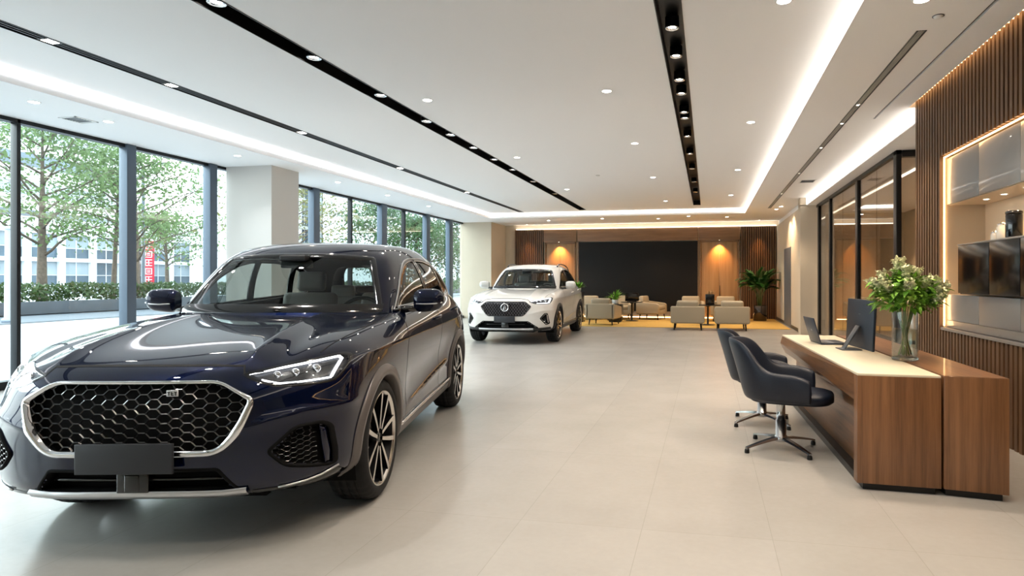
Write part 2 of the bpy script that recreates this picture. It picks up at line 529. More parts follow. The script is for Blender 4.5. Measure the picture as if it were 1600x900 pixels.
M['mirror_face'] = mat('mirror_face', '#cfd3d6', rough=.02, metal=1)

CAR_PR = [4,5,7,9,10,8,8,12,26,30,24]
CAR_PC = [18,18,14,12,12,28,30,40,50,42,28,28,22,22,28]
_b = sculpt(surface(body_controls(), CAR_PR, CAR_PC, True, True))
_bl = _b[:, -2:0:-1].copy(); _bl[..., 0] *= -1
BODY = Shell(np.concatenate([_b, _bl], 1), True)
_h = surface(house_controls(), [8,12,14,14,18,26,30,26,18,14,12], [8,10,9,6,18,20], False, True)
_hl = _h[:, -2::-1].copy(); _hl[..., 0] *= -1
HOUSE = Shell(np.concatenate([_h, _hl], 1), False)
CB = Caster([BODY]); CH = Caster([HOUSE])
WZ = .365; WY = (0.0, 2.75)

def flipx(p, sg): return [(a*sg, b) for a, b in p]
WIN_F = rounded([(.87,1.130),(1.20,1.378),(1.42,1.478),(1.62,1.513),(1.735,1.520),(1.805,1.158)], [.02,.05,.08,.08,.03,.02])
WIN_R = rounded([(1.80,1.522),(2.15,1.525),(2.475,1.492),(2.60,1.180),(1.875,1.160)], [.03,.1,.03,.03,.02])
WIN_Q = rounded([(2.535,1.483),(2.75,1.430),(2.92,1.345),(2.985,1.255),(2.95,1.205),(2.66,1.184)], [.02,.05,.06,.05,.03,.02])
DLO = rounded([(.82,1.122),(1.18,1.392),(1.41,1.502),(1.65,1.536),(2.1,1.545),(2.5,1.512),(2.78,1.445),(2.96,1.35),(3.03,1.25),(2.98,1.190),(2.0,1.152),(1.2,1.136)], [.01,.1,.1,.1,.1,.1,.08,.06,.06,.05,.1,.1])
WS = rounded([(-.725,1.115),(0,1.122),(.725,1.115),(.70,1.19),(.645,1.33),(.588,1.465),(.553,1.530),(.3,1.550),(0,1.556),(-.3,1.550),(-.553,1.530),(-.588,1.465),(-.645,1.33),(-.70,1.19)], [.015,.1,.015,.05,.05,.05,.03,.05,.05,.05,.03,.05,.05,.05])
RW = rounded([(-.54,1.245),(.54,1.245),(.50,1.42),(.43,1.525),(-.43,1.525),(-.50,1.42)], [.05,.05,.1,.08,.08,.1])

def shell_mesh(name, sh, keep, m, root, smooth=True):
    q = sh.q[keep]
    used = np.unique(q); mp = -np.ones(len(sh.v), int); mp[used] = np.arange(len(used))
    me = bpy.data.meshes.new(name)
    me.from_pydata([tuple(v) for v in sh.v[used]], [], [tuple(int(k) for k in mp[f]) for f in q])
    me.materials.append(m); me.shade_smooth()
    o = bpy.data.objects.new(name, me)
    return link(o, root)

def honeycomb(mb, C, poly, ax, cw, ch, w, lift, depth=.012, slant=.15):
    """chain-link bars laid over the surface inside an outline"""
    P = np.array(poly); lo = P.min(0)-cw; hi = P.max(0)+cw
    segs = []
    nx = int((hi[0]-lo[0])/cw)+2; nz = int((hi[1]-lo[1])/ch)+2
    cx = (lo[0]+hi[0])/2
    for r in range(nz):
        for c in range(-nx, nx):
            ox = cx+(c+(.5 if r % 2 else 0))*cw; oz = lo[1]+r*ch
            a = (ox-cw*slant, oz); b = (ox+cw*slant, oz)
            segs.append((a, b)); segs.append((b, (ox+cw*(.5-slant)+cw*0+cw*slant*0, oz+ch) if False else (ox+cw*.5-cw*slant, oz+ch)))
            segs.append((a, (ox-cw*.5+cw*slant, oz+ch)))
    for a, b in segs:
        a = np.array(a); b = np.array(b)
        n = 4
        pts = [a+(b-a)*t/n for t in range(n+1)]
        mid = np.array([(pts[i]+pts[i+1])/2 for i in range(n)])
        ok = in_poly(poly, mid[:, 0], mid[:, 1])
        idx = [i for i in range(n) if ok[i]]
        if not idx: continue
        run = [pts[i] for i in range(idx[0], idx[-1]+2)]
        W = []
        for p in run:
            h, nn, d = C.hit(ax, p[0], p[1]); W.append(h-d*lift)
        mb.tube(W, w, 4, cap=True, smooth=False)

def wheel_meshes():
    """parts of one wheel, axle along x, outer face at x=0"""
    rim = MB()
    RS = 1.09
    # barrel and lip
    rim.lathe([(.232,-.20),(.236,-.03),(.252,-.012),(.262,-.002),(.264,-.008),(.262,-.20)], 56, R(PI/2,'Y'), mi=1)
    rim.lathe([(.245,-.016),(.256,-.004),(.262,-.001),(.265,-.004)], 56, R(PI/2,'Y'), mi=0)
    for k in range(5):
        for sg in (-1, 1):
            # a spoke curve in the wheel plane
            cl = []
            for t in range(9):
                u = t/8
                r = .050+.202*u
                a = sg*(.26*(1-u)**1.5*1.1+.05+.20*math.sin(u*PI*.5)**1.2)
                cl.append((r*math.cos(a), r*math.sin(a)))
            L = []; Rr = []
            for i, p in enumerate(cl):
                q0 = cl[max(0, i-1)]; q1 = cl[min(8, i+1)]
                d = Vector((q1[0]-q0[0], q1[1]-q0[1])).normalized(); nn = Vector((-d.y, d.x))
                w = .0095+.004*(i/8)
                L.append(Vector(p)+nn*w); Rr.append(Vector(p)-nn*w)
            A = 2*PI*k/5+PI/2
            V = []; dz = [-.018-.0*i+.012*(i/8) for i in range(9)]
            for i in range(9):
                V += [(L[i].x, L[i].y, dz[i]), (Rr[i].x, Rr[i].y, dz[i]), (Rr[i].x, Rr[i].y, dz[i]-.034), (L[i].x, L[i].y, dz[i]-.034)]
            Mx = R(PI/2,'Y') @ R(A)
            rim._add(V, [(4*i, 4*i+1, 4*i+5, 4*i+4)[::-1] for i in range(8)], Mx, False, 0)
            F = []
            for i in range(8):
                F += [(4*i+1, 4*i+2, 4*i+6, 4*i+5), (4*i+3, 4*i, 4*i+4, 4*i+7), (4*i+2, 4*i+3, 4*i+7, 4*i+6)]
            rim._add(V, F, Mx, False, 1)
    rim.lathe([(.0,-.03),(.062,-.034),(.066,-.05),(.05,-.09)], 30, R(PI/2,'Y'), mi=1)
    for k in range(5):
        a = 2*PI*(k+.5)/5
        rim.lathe([(0,.004),(.007,.003),(.008,-.01)], 8, R(PI/2,'Y') @ T(.045*math.cos(a), .045*math.sin(a), -.03), mi=1)
    tyre = MB()
    prof = [(.286,-.012),(.293,.0),(.308,.005),(.328,.003),(.345,-.008),(.357,-.022),(.3625,-.04),(.3645,-.065),(.3655,-.068),(.3585,-.070),(.3585,-.078),(.3655,-.080),(.366,-.11),(.359,-.112),(.359,-.122),(.366,-.124),(.3655,-.155),(.3585,-.157),(.3585,-.165),(.3655,-.167),(.3625,-.195),(.355,-.215),(.33,-.232),(.286,-.235)]
    rows = []
    n = 144
    for i in range(n+1):
        a = 2*PI*i/n
        row = []
        for j, (r, z) in enumerate(prof):
            rr = r
            if r > .356 and i % 4 == 0: rr = r-.006
            if .34 < r < .356 and i % 4 == 0: rr = r-.003
            row.append((z, rr*math.sin(a), rr*math.cos(a)))
        rows.append(row)
    tyre.grid(rows[::-1])
    disc = MB()
    disc.lathe([(.05,-.085),(.165,-.085),(.168,-.088),(.168,-.108),(.05,-.108)], 40, R(PI/2,'Y'))
    disc.box((-.13,.10,-.07),(-.06,.175,.07), None, .012)
    cap = MB()
    cap.lathe([(0,-.020),(.024,-.022),(.031,-.028),(.032,-.045)], 24, R(PI/2,'Y'))
    for q in (rim, disc, cap): bmesh.ops.scale(q.bm, vec=(1, RS, RS), verts=list(q.bm.verts))
    return rim, tyre, disc, cap

def place_wheel(proto, root, x, y):
    loc = Matrix.Translation((x, y, WZ)) @ (Matrix.Identity(4) if x > 0 else R(PI))
    if proto is None:
        rim, tyre, disc, cap = wheel_meshes()
        w = rim.build('wheel', [M['rim_face'], M['rim_dark']], root)
        tyre.build('tyre', M['tyre'], w)
        disc.build('brake_disc', M['disc'], w)
        cap.build('hub_cap', M['gloss_black'], w)
        w.matrix_local = loc
        return w
    c = proto.copy(); link(c, root); c.matrix_local = loc
    for ch in [k for k in bpy.data.objects if k.parent == proto]:
        d = ch.copy(); link(d, c)
    return c

def build_car(name, loc, yaw, label, st):
    root = thing(name, loc, yaw, label, 'car')
    paint = st['paint']
    bc = BODY.c
    keep = np.ones(len(bc), bool)
    ax_, ay, az = np.abs(bc[:, 0]), bc[:, 1], bc[:, 2]
    for wy in WY:
        keep &= ~((np.hypot(ay-wy, az-WZ) < .402) & (ax_ > .55))
    front = ay < -.2
    for key in ('grille', 'intake'):
        p = inset(st[key], .008)
        keep &= ~(front & in_poly(p, bc[:, 0], az))
    for key in ('fog', 'lamp'):
        p = inset(st[key], .006)
        keep &= ~(front & in_poly(p, ax_, az))
    shell_mesh('body', BODY, keep, paint, root)
    # cabin shell with window openings
    hc = HOUSE.c
    kh = np.ones(len(hc), bool)
    for w in (WIN_F, WIN_R, WIN_Q):
        kh &= ~(in_poly(inset(w, .006), hc[:, 1], hc[:, 2]) & (np.abs(hc[:, 0]) > .5))
    kh &= ~(in_poly(inset(WS, .02), hc[:, 0], hc[:, 2]) & (hc[:, 1] < 1.35))
    kh &= ~(in_poly(inset(RW, .02), hc[:, 0], hc[:, 2]) & (hc[:, 1] > 2.7))
    shell_mesh('roof', HOUSE, kh, paint, root)
    # glazing
    mb = MB(); CH.patch(mb, inset(WS, .003), 'F', .002, .03); g = mb.build('windshield', M['ws_glass'], root)
    mb = MB(); CH.sweep(mb, resample(WS, .03), 'F', [(-.004, 0), (0, .004), (.035, .004), (.036, -.004)])
    CH.sweep(mb, resample([(-.72,1.118),(0,1.124),(.72,1.118)], .03, False), 'F', [(-.005,.002),(.012,.012),(.050,.006)], closed=False)
    mb.build('windshield_frit', M['gloss_black'], g)
    mb = MB(); CH.patch(mb, inset(RW, .003), 'B', .002, .03); g = mb.build('rear_window', M['side_glass'], root)
    mb = MB(); CH.sweep(mb, resample(RW, .03), 'B', [(-.004, 0), (0, .004), (.035, .004), (.036, -.004)]); mb.build('rear_window_frit', M['gloss_black'], g)
    for ax, sg in (('L', 1), ('R', -1)):
        for w in (WIN_F, WIN_R, WIN_Q):
            mb = MB(); CH.patch(mb, inset(w, .002), ax, .001, .03); g = mb.build('side_window', M['side_glass'], root)
            mb = MB(); CH.sweep(mb, resample(w, .03), ax, [(-.028, .001), (-.024, .004), (.018, .004), (.02, -.006)]); mb.build('window_frame', M['gloss_black'], g)
        mb = MB(); CH.line(mb, DLO, ax, .007, .004, True, 6, .03); mb.build('window_trim', st['dlo'], root)
    # panel gaps
    def seam(pts, ax, w=.0035):
        mb = MB(); CB.sweep(mb, resample(pts, .02, False), ax, [(-w, .0013), (w, .0013)], closed=False); mb.build('panel_seam', M['seam'], root)
    for sg, ax in ((1, 'L'), (-1, 'R')):
        for p in ([(.60,.36),(.585,.56),(.60,.80),(.64,.95),(.74,1.06),(.80,1.10)], [(1.86,.35),(1.86,.60),(1.855,.85),(1.85,1.14)], [(2.28,.40),(2.36,.62),(2.50,.80),(2.66,.92),(2.68,1.05),(2.64,1.16)]):
            seam(p, ax)
        seam([(.745*sg,-.50),(.775*sg,-.25),(.80*sg,.05),(.80*sg,.40),(.775*sg,.70)], 'T', .003)
    hl = st['hoodline']
    seam([(-x, z) for x, z in hl[::-1]]+hl[1:], 'F', .004)
    # grille
    G = st['grille']
    mb = MB(); CB.patch(mb, inset(G, .004), 'F', -.05, .04, along=True)
    CB.sweep(mb, resample(G, .03), 'F', [(.004, 0), (.006, -.05)], along=True)
    gb = mb.build('grille', M['void'], root)
    mb = MB(); honeycomb(mb, CB, inset(G, .006), 'F', *st['cell']); mb.build('grille_mesh', st['meshmat'], gb)
    mb = MB(); CB.sweep(mb, resample(G, .02), 'F', st['frame'], wf=st.get('wf')); mb.build('grille_frame', st['framemat'], root, recalc=True)
    if st.get('badge'): st['badge'](gb)
    # lower intake
    I = st['intake']
    mb = MB(); CB.patch(mb, inset(I, .004), 'F', -.07, .04, along=True)
    CB.sweep(mb, resample(I, .03), 'F', [(-.008, .001), (.0, .006), (.008, .002), (.012, -.07)], along=True)
    ib = mb.build('lower_intake', M['void'], root)
    mb = MB()
    zt = max(z for x, z in I); zb = min(z for x, z in I)
    zm = zb+(zt-zb)*.55
    mb2 = [(x, zm) for x in np.linspace(-.40, .40, 20)]
    W = []
    for a, b in mb2:
        p, n, d = CB.hit('F', a, b); W.append(p+Vector((0, .03, 0)))
    mb.tube(W, .009, 6)
    p, n, d = CB.hit('F', 0, zm)
    mb.box((-.075,p.y+.0,zb+.005),(.075,p.y+.06,zt-.01), None, .008)
    mb.box((-.035,p.y-.004,zb+.012),(.035,p.y+.03,zt-.02), None, .006)
    mb.build('intake_slat', M['grille_black'], ib)
    # fog pockets
    for sg in (1, -1):
        Fp = flipx(st['fog'], sg)
        mb = MB(); CB.patch(mb, inset(Fp, .004), 'F', -.045, .03, along=True)
        CB.sweep(mb, resample(Fp, .02), 'F', [(-.012, .0), (-.004, .012), (.004, .010), (.010, -.045)], along=True)
        fb = mb.build('fog_pocket', M['void'], root, recalc=False)
        mb = MB(); honeycomb(mb, CB, inset(flipx(st['fogmesh'], sg), .004), 'F', .05, .0125, .003, -.010); mb.build('pocket_mesh', M['grille_black'], fb)
        mb = MB()
        fn = flipx(st['fin'], sg)
        CB.sweep(mb, resample(fn, .015), 'F', [(0, -.04), (.001, .004), (.012, .012)], along=True)
        CB.patch(mb, inset(fn, .012), 'F', .012, .02, along=True)
        mb.build('pocket_fin', st['finmat'], fb)
    # headlights
    for sg in (1, -1):
        Lp = flipx(st['lamp'], sg)
        mb = MB(); CB.patch(mb, inset(Lp, .003), 'F', -.03, .025, along=True)
        CB.sweep(mb, resample(Lp, .02), 'F', [(.002, .0), (.005, -.03)], along=True)
        hb = mb.build('headlight', M['lamp_inner'], root)
        mb = MB()
        for seg, r in st['drl']:
            W = []
            for a, b in resample(flipx(seg, sg), .02, False):
                p, n, d = CB.hit('F', a, b); W.append(p+d*.008)
            mb.tube(W, r, 8)
        mb.build('daylight_strip', M['led'], hb)
        for (a, b, r) in st['proj']:
            mb = MB()
            p, n, d = CB.hit('F', a*sg, b)
            q = p+d*.022
            mb.lathe([(r,-.01),(r,.0),(r*.85,.004),(r*.8,-.002),(r*.6,.004),(0,.010)], 20, T(*q) @ R(PI/2, 'X'))
            mb.build('projector', M['chrome'], hb)
        mb = MB(); CB.patch(mb, Lp, 'F', .0012, .02); mb.build('headlight_lens', M['lens'], hb)
        mb = MB(); CB.sweep(mb, resample(Lp, .02), 'F', [(-.006, .001), (.002, .0025), (.006, .001)]); mb.build('headlight_gasket', M['gloss_black'], hb)
    # skid strip under the intake
    mb = MB()
    lip = st['lip']
    top = resample(lip, .02, False)
    CB.sweep(mb, top, 'F', [(-.016, .004), (-.012, .018), (.012, .022), (.018, .006)], closed=False)
    mb.build('skid_plate', M['satin'], root)
    # blank licence plate
    mb = MB()
    p, n, d = CB.hit('F', 0, .51)
    w = st['plate']
    mb.box((-w[0], p.y-.045, w[1]), (w[0], p.y-.03, w[2]), None, .004)
    mb.box((-w[0]*.8, p.y-.032, w[1]+.02), (w[0]*.8, p.y+.01, w[2]-.02))
    mb.build('licence_plate', M['plate'], root)
    # arches
    for sg, ax in ((1, 'L'), (-1, 'R')):
        for wy in WY:
            mb = MB(); rows = []
            for k in range(61):
                a = math.radians(-13+206*k/60)
                row = []
                for rr, lf in ((.385, -.09), (.388, .012), (.392, .018), (.42, .020), (.424, .014), (.452, .014), (.457, .0)):
                    p, n, d = CB.hit(ax, wy+rr*math.cos(a), max(.262, WZ+rr*math.sin(a)))
                    row.append((p.x+sg*lf, wy+rr*math.cos(a), WZ+rr*math.sin(a)))
                rows.append(row)
            mb.grid(rows if sg > 0 else rows[::-1])
            mb.build('wheel_arch_trim', st['clad'], root)
        # sill
        mb = MB()
        CB.patch(mb, [(.44,.245),(2.32,.245),(2.36,.325),(.42,.325)], ax, .008, .04)
        CB.sweep(mb, resample([(.44,.245),(2.32,.245),(2.36,.325),(.42,.325)], .05), ax, [(-.003, -.01), (0, .008)])
        sl = mb.build('side_sill', st['clad'], root)
        mb = MB(); CB.line(mb, [(.47,.345),(1.2,.345),(2.0,.350),(2.33,.365)], ax, .013, .008, n=6)
        mb.build('sill_trim', M['chrome'], sl)
        # handles
        for y0, z0 in ((1.60,1.005),(2.53,1.045)):
            mb = MB()
            p0, n, d = CB.hit(ax, y0, z0); p1, n1, d = CB.hit(ax, y0+.21, z0+.008)
            pts = [p0+n*.0, p0.lerp(p1,.12)+n*.026, p0.lerp(p1,.5)+n*.032, p0.lerp(p1,.88)+n*.026, p1+n*.0]
            mb.tube(pts, [.010,.013,.014,.013,.010], 8)
            h = mb.build('door_handle', paint, root)
        # mirror
        mb = MB()
        rows = []
        for i in range(13):
            t = i/12
            x = .905+.225*t
            e = max(.02, 1-(2*t-1)**4*(.9 if t > .5 else .45))
            hh = .090*e**.5*(1.06-.16*t); dd = .062*e**.5
            rows.append([(sg*x, .95-.012*t+dd*(math.copysign(abs(math.cos(a))**.88, math.cos(a))), 1.185+.012*t+hh*(math.copysign(abs(math.sin(a))**.88, math.sin(a)))) for a in [2*PI*k/20 for k in range(20)]])
        mb.grid(rows, closed=True)
        mb._add(rows[0], [tuple(range(20))], None, True); mb._add(rows[-1], [tuple(range(20))[::-1]], None, True)
        mr = mb.build('side_mirror', st['mirror'], root, recalc=True)
        mb = MB(); mb.tube([(sg*.81,.90,1.118),(sg*.87,.93,1.125),(sg*.97,.945,1.130)], [.030,.026,.022], 8); mb.build('mirror_arm', M['gloss_black'], mr)
        mb = MB(); mb.tube([(sg*.93,.885,1.165),(sg*1.0,.878,1.163),(sg*1.07,.880,1.166),(sg*1.125,.91,1.175)], .006, 6); mb.build('turn_signal', M['satin'], mr)
        mb = MB(); mb.box((sg*1.02-.09,1.004,1.13),(sg*1.02+.09,1.012,1.245), None, .004); mb.build('mirror_glass', M['mirror_face'], mr)
        # tail lamp
        mb = MB(); CB.patch(mb, flipx([(.45,.955),(.80,.985),(.80,1.06),(.45,1.02)], sg), 'B', .006, .04); mb.build('tail_light', M['tail'], root)
        for wy in WY:
            mb = MB()
            rows = [[(sg*x, wy+.415*math.cos(a), WZ+.415*math.sin(a)) for x in (.56, .90)] for a in [math.radians(-20+220*k/24) for k in range(25)]]
            mb.grid(rows)
            mb._add([(sg*.56, wy, WZ)]+[(sg*.56, wy+.415*math.cos(a), WZ+.415*math.sin(a)) for a in [math.radians(-20+220*k/24) for k in range(25)]], [(0, k+1, k+2) for k in range(24)])
            mb.build('wheel_well', M['void'], root)
    pr = None
    for wy in WY:
        for sx in (1, -1):
            pr_ = place_wheel(pr, root, sx*st.get('track', .935), wy)
            pr = pr or pr_
    # underside and cabin
    mb = MB()
    mb.box((-.55,-.70,.25),(.55,3.42,.40)); mb.box((-.80,.46,.245),(.80,2.30,.38)); mb.box((-.70,-.70,.285),(.70,-.44,.36)); mb.box((-.75,3.2,.30),(.75,3.42,.5))
    mb.build('underbody', M['void'], root)
    mb = MB()
    mb.box((-.76,.62,.40),(.76,3.30,.44))
    for sx in (-1, 1): mb.box((sx*.75-.02,.75,.44),(sx*.75+.02,3.30,1.09))
    mb.box((-.70,3.2,.44),(.70,3.24,1.12))
    mb.build('cabin_floor', M['trim_dark'], root)
    mb = MB()
    mb.prism([(-.72,.62),(.72,.62),(.70,1.10),(-.70,1.10)], .72, 1.07, None, .04)
    mb.box((.16,1.02,1.00),(.62,1.16,1.105), None, .03)
    db = mb.build('dashboard', M['trim_dark'], root)
    mb = MB(); mb.tube([(.19*math.cos(a), .19*math.sin(a), 0) for a in [2*PI*k/32 for k in range(32)]], .016, 8, T(.37,1.30,1.02) @ R(math.radians(68), 'X'), closed=True)
    mb.box((-.17,-.025,-.02),(.17,.025,.0), T(.37,1.29,1.02) @ R(math.radians(68), 'X'), .01); mb.box((-.05,-.06,-.06),(.05,.06,.0), T(.37,1.29,1.02) @ R(math.radians(68), 'X'), .02)
    mb.build('steering_wheel', M['trim_dark'], db)
    mb = MB(); mb.box((-.12,.93,1.44),(.12,.96,1.50), None, .012); mb.box((-.10,.86,1.49),(.10,.98,1.54), None, .015); mb.build('rear_view_mirror', M['trim_dark'], root)
    for sx in (-.37, .37):
        mb = MB()
        mb.box((-.25,-.25,.0),(.25,.28,.16), T(sx,1.75,.52), .06, 3)
        mb.box((-.25,-.07,.0),(.25,.07,.62), T(sx,2.0,.62) @ R(-.22,'X'), .06, 3)
        se = mb.build('front_seat', M['seat'], root)
        mb = MB(); mb.box((-.13,-.05,.0),(.13,.05,.19), T(sx,2.13,1.24) @ R(-.15,'X'), .045, 3); mb.build('headrest', M['seat'], se)
    mb = MB(); mb.box((-.66,2.35,.5),(.66,2.85,.66), None, .06, 3); mb.box((-.66,-.08,0),(.66,.08,.56), T(0,2.92,.62) @ R(-.25,'X'), .06, 3)
    rs = mb.build('rear_seat', M['seat'], root)
    for sx in (-.4, .4):
        mb = MB(); mb.box((-.13,-.04,.0),(.13,.04,.16), T(sx,3.06,1.13) @ R(-.15,'X'), .04, 3); mb.build('headrest', M['seat'], rs)
    if st.get('rails'):
        for sg, ax in ((1, 'L'), (-1, 'R')):
            mb = MB(); W = []
            for y in np.linspace(1.45, 2.95, 26):
                p, n, d = CH.hit('T', sg*.60, y)
                e = min(1, min(y-1.45, 2.95-y)/.18)
                W.append(p+Vector((0, 0, .006+.045*e**.6)))
            mb.tube(W, .016, 8)
            mb.build('roof_rail', M['gloss_black'], root)
    if st.get('corner'):
        for sg in (1, -1):
            v = resample(flipx(st['corner'], sg), .02, False)
            if sg < 0: v = v[::-1]
            mb = MB(); CB.sweep(mb, [(x, z-.024) for x, z in v], 'F', [(-.026, .001), (-.022, .009), (.016, .010), (.02, .001)], closed=False); cl = mb.build('bumper_corner', M['gloss_black'], root)
            mb = MB(); CB.line(mb, flipx(st['corner'][1:], sg), 'F', .0055, .008, n=6); mb.build('corner_trim', M['satin'], cl)
    if st.get('valance'):
        mb = MB()
        v = resample(st['valance'], .025, False)
        CB.sweep(mb, v, 'F', [(-.022, -.002), (-.02, .012), (.02, .014), (.024, .0)], closed=False)
        mb.build('bumper_cladding', st['clad'], root)
    return root

# navy car details, outlines on its right half seen from the front (x, z)
def sym(h): return h+[(-x, z) for x, z in h[::-1]]
NAVY = {}
NAVY['paint'] = mat('navy_paint', '#020a26', rough=.30, metal=.5, spec=0.0, coat=1.0, coat_rough=.02)
NAVY['grille'] = rounded(sym([(.39,.852),(.535,.770),(.54,.742),(.497,.615),(.40,.512)]), [.05,.03,.03,.1,.06]+[.06,.1,.03,.03,.05])
NAVY['frame'] = [(-.010, .0), (-.008, .012), (.002, .016), (.016, .012), (.020, -.01)]
NAVY['wf'] = lambda x, z: float(np.interp(z, [.52, .62, .74, .80, .85], [1.05, 1.45, 1.1, .6, .42]))
NAVY['framemat'] = M['chrome']; NAVY['meshmat'] = M['grille_black']
NAVY['cell'] = (.104, .0225, .0042, -.010)
NAVY['intake'] = rounded(sym([(.395,.436),(.482,.322)]), .015)
NAVY['fog'] = rounded([(.615,.505),(.725,.612),(.815,.615),(.843,.59),(.855,.46),(.852,.385),(.815,.395),(.682,.430)], [.02,.03,.03,.02,.02,.02,.02,.03])
NAVY['fogmesh'] = [(.62,.505),(.725,.606),(.795,.606),(.80,.405),(.682,.435)]
NAVY['fin'] = [(.806,.60),(.828,.585),(.842,.46),(.838,.40),(.822,.41)]
NAVY['finmat'] = NAVY['paint']
NAVY['lamp'] = rounded([(.478,.880),(.644,.915),(.835,.944),(.872,.934),(.880,.895),(.850,.818),(.79,.812),(.632,.818),(.555,.842)], [.004,.05,.02,.02,.03,.03,.03,.05,.05])
NAVY['drl'] = [([(.492,.879),(.645,.903),(.825,.930)], .0058), ([(.826,.930),(.842,.918),(.826,.838)], .0085), ([(.826,.832),(.70,.828),(.635,.829),(.56,.850)], .0045)]
NAVY['proj'] = [(.61,.868,.018), (.68,.872,.021), (.755,.880,.024)]
NAVY['hoodline'] = [(0,.922),(.30,.921),(.461,.917),(.478,.884)]
NAVY['lip'] = [(-.515,.322),(-.40,.314),(0,.318),(.40,.314),(.515,.322)]
NAVY['corner'] = [(.53,.318),(.64,.322),(.74,.332),(.80,.345),(.86,.37)]
NAVY['plate'] = (.225, .435, .578)
NAVY['dlo'] = M['satin']; NAVY['clad'] = M['clad']; NAVY['mirror'] = NAVY['paint']
def navy_badge(gb):
    mb = MB()
    p, n, d = CB.hit('F', .19, .805)
    Mx = T(.19, p.y-.006, .805)
    mb.box((-.027,-.003,-.015),(.027,.003,.015), Mx, .003)
    o = mb.build('grille_badge', M['satin'], gb)
    mb = MB()
    for i, (x0, z0, x1, z1) in enumerate([(-.022,.004,-.008,.008),(-.017,-.010,-.013,.006),(-.004,-.010,.0,.008),(-.004,-.010,.008,-.006),(-.004,-.001,.006,.002),(.011,.004,.023,.008),(.015,-.010,.019,.006)]):
        mb.box((x0,-.005,z0),(x1,-.002,z1), Mx)
    mb.build('badge_letters', M['gloss_black'], o)
NAVY['badge'] = navy_badge

WHITE = dict(NAVY)
WHITE['paint'] = mat('white_paint', '#cfccc7', rough=.3, coat=1.0)
WHITE['grille'] = rounded(sym([(.40,.862),(.515,.775),(.50,.745),(.37,.585)]), [.03,.03,.03,.06,.06,.03,.03,.03])
WHITE['cell'] = (.056, .036, .0075, -.006)
WHITE['meshmat'] = mat('grille_pewter', '#5c5c60', rough=.3, metal=.8)
WHITE['frame'] = [(-.010, .0), (-.006, .008), (.006, .010), (.012, -.01)]
WHITE['wf'] = None
WHITE['framemat'] = M['gloss_black']
WHITE['intake'] = rounded(sym([(.47,.475),(.66,.345)]), .02)
WHITE['fog'] = rounded([(.70,.53),(.775,.625),(.815,.625),(.848,.43),(.80,.41)], .012)
WHITE['fogmesh'] = [(.70,.53),(.77,.62),(.80,.62),(.82,.43),(.80,.41)]
WHITE['fin'] = [(.812,.60),(.822,.60),(.842,.445),(.830,.445)]
WHITE['finmat'] = M['satin']
WHITE['lamp'] = rounded([(.48,.865),(.60,.90),(.835,.944),(.868,.934),(.872,.885),(.845,.825),(.79,.818),(.60,.822)], [.004,.05,.02,.02,.03,.03,.03,.05])
WHITE['drl'] = [([(.49,.866),(.60,.892),(.83,.934)], .008), ([(.83,.93),(.84,.915),(.825,.845)], .016), ([(.82,.838),(.62,.832)], .007)]
WHITE['lip'] = [(-.56,.322),(-.40,.318),(0,.320),(.40,.318),(.56,.322)]
WHITE['valance'] = [(-.86,.335),(-.75,.325),(-.62,.318),(-.4,.312),(0,.310),(.4,.312),(.62,.318),(.75,.325),(.86,.335)]
WHITE['plate'] = (.215, .455, .580)
WHITE['hoodline'] = [(0,.930),(.30,.925),(.44,.905),(.48,.875)]
WHITE['dlo'] = M['gloss_black']
WHITE['clad'] = mat('dark_cladding', '#1c1b1b', rough=.4)
WHITE['rails'] = True
WHITE['mirror'] = WHITE['paint']
def white_badge(gb):
    p, n, d = CB.hit('F', 0, .755)
    Mx = T(0, p.y-.014, .755) @ R(PI/2, 'X')
    mb = MB()
    mb.lathe([(.082,-.01),(.084,.004),(.078,.010),(.066,.008),(.064,-.01)], 40, Mx)
    o = mb.build('brand_emblem', M['chrome'], gb)
    mb = MB(); mb.lathe([(0,.0),(.066,.0),(.066,-.012)], 40, Mx); mb.build('emblem_disc', M['plate'], o)
    mb = MB()
    mb.tube([(-.036,-.030,.004),(0,.040,.004),(.036,-.030,.004)], .007, 6, Mx); mb.tube([(-.02,-.012,.004),(.02,-.012,.004)], .006, 6, Mx)
    mb.tube([(-.036,-.030,.004),(0,-.048,.004),(.036,-.030,.004)], .006, 6, Mx)
    mb.build('emblem_mark', M['chrome'], o)
WHITE['badge'] = white_badge
WHITE['corner'] = None
# ------------------------------------------------------------------ room shell
HM, HP = 3.52, 3.36          # main ceiling, perimeter ceiling
XL, XR, YB, YF = -8.5, 2.37, 21.9, -4.5
M['ceil'] = mat('ceiling_paint', '#f6f6f7', rough=.9)
M['wall'] = mat('wall_plaster', '#cdc0ac', rough=.75, noise=(1.5, .03))
M['column'] = mat('column_plaster', '#cfcbc6', rough=.7)
M['white'] = mat('white_plaster', '#dadcdc', rough=.7)
M['mull'] = mat('mullion_aluminium', '#566270', rough=.4, metal=.3)
M['mull_dark'] = mat('mullion_dark', '#15181c', rough=.4, metal=.3)
M['fin'] = mat('slot_fin_light', '#a9a7a3', rough=.4)
M['win'] = glass('window_glass', '#f4faf8', .035)
M['black'] = mat('black_steel', '#0b0b0c', rough=.35)
M['slot'] = mat('slot_black', '#050506', rough=.35)
M['alu'] = mat('slot_aluminium', '#55575a', rough=.45, metal=.4)
M['wood'] = wood('walnut_veneer', '#64503e', '#8f745b', .42, 'Z')
M['wood_y'] = wood('walnut_veneer_long', '#5f432f', '#8a684a', .42, 'Y')
M['wood_x'] = wood('walnut_veneer_cross', '#6f5138', '#8a6a4c', .45, 'X')
M['wood_dk'] = wood('walnut_slats', '#533b29', '#745539', .5, 'Z')
M['wood_door'] = wood('oak_panel', '#94704a', '#ad8860', .4, 'Z', .6)
M['slat_back'] = mat('slat_backing', '#140d09', rough=.9)
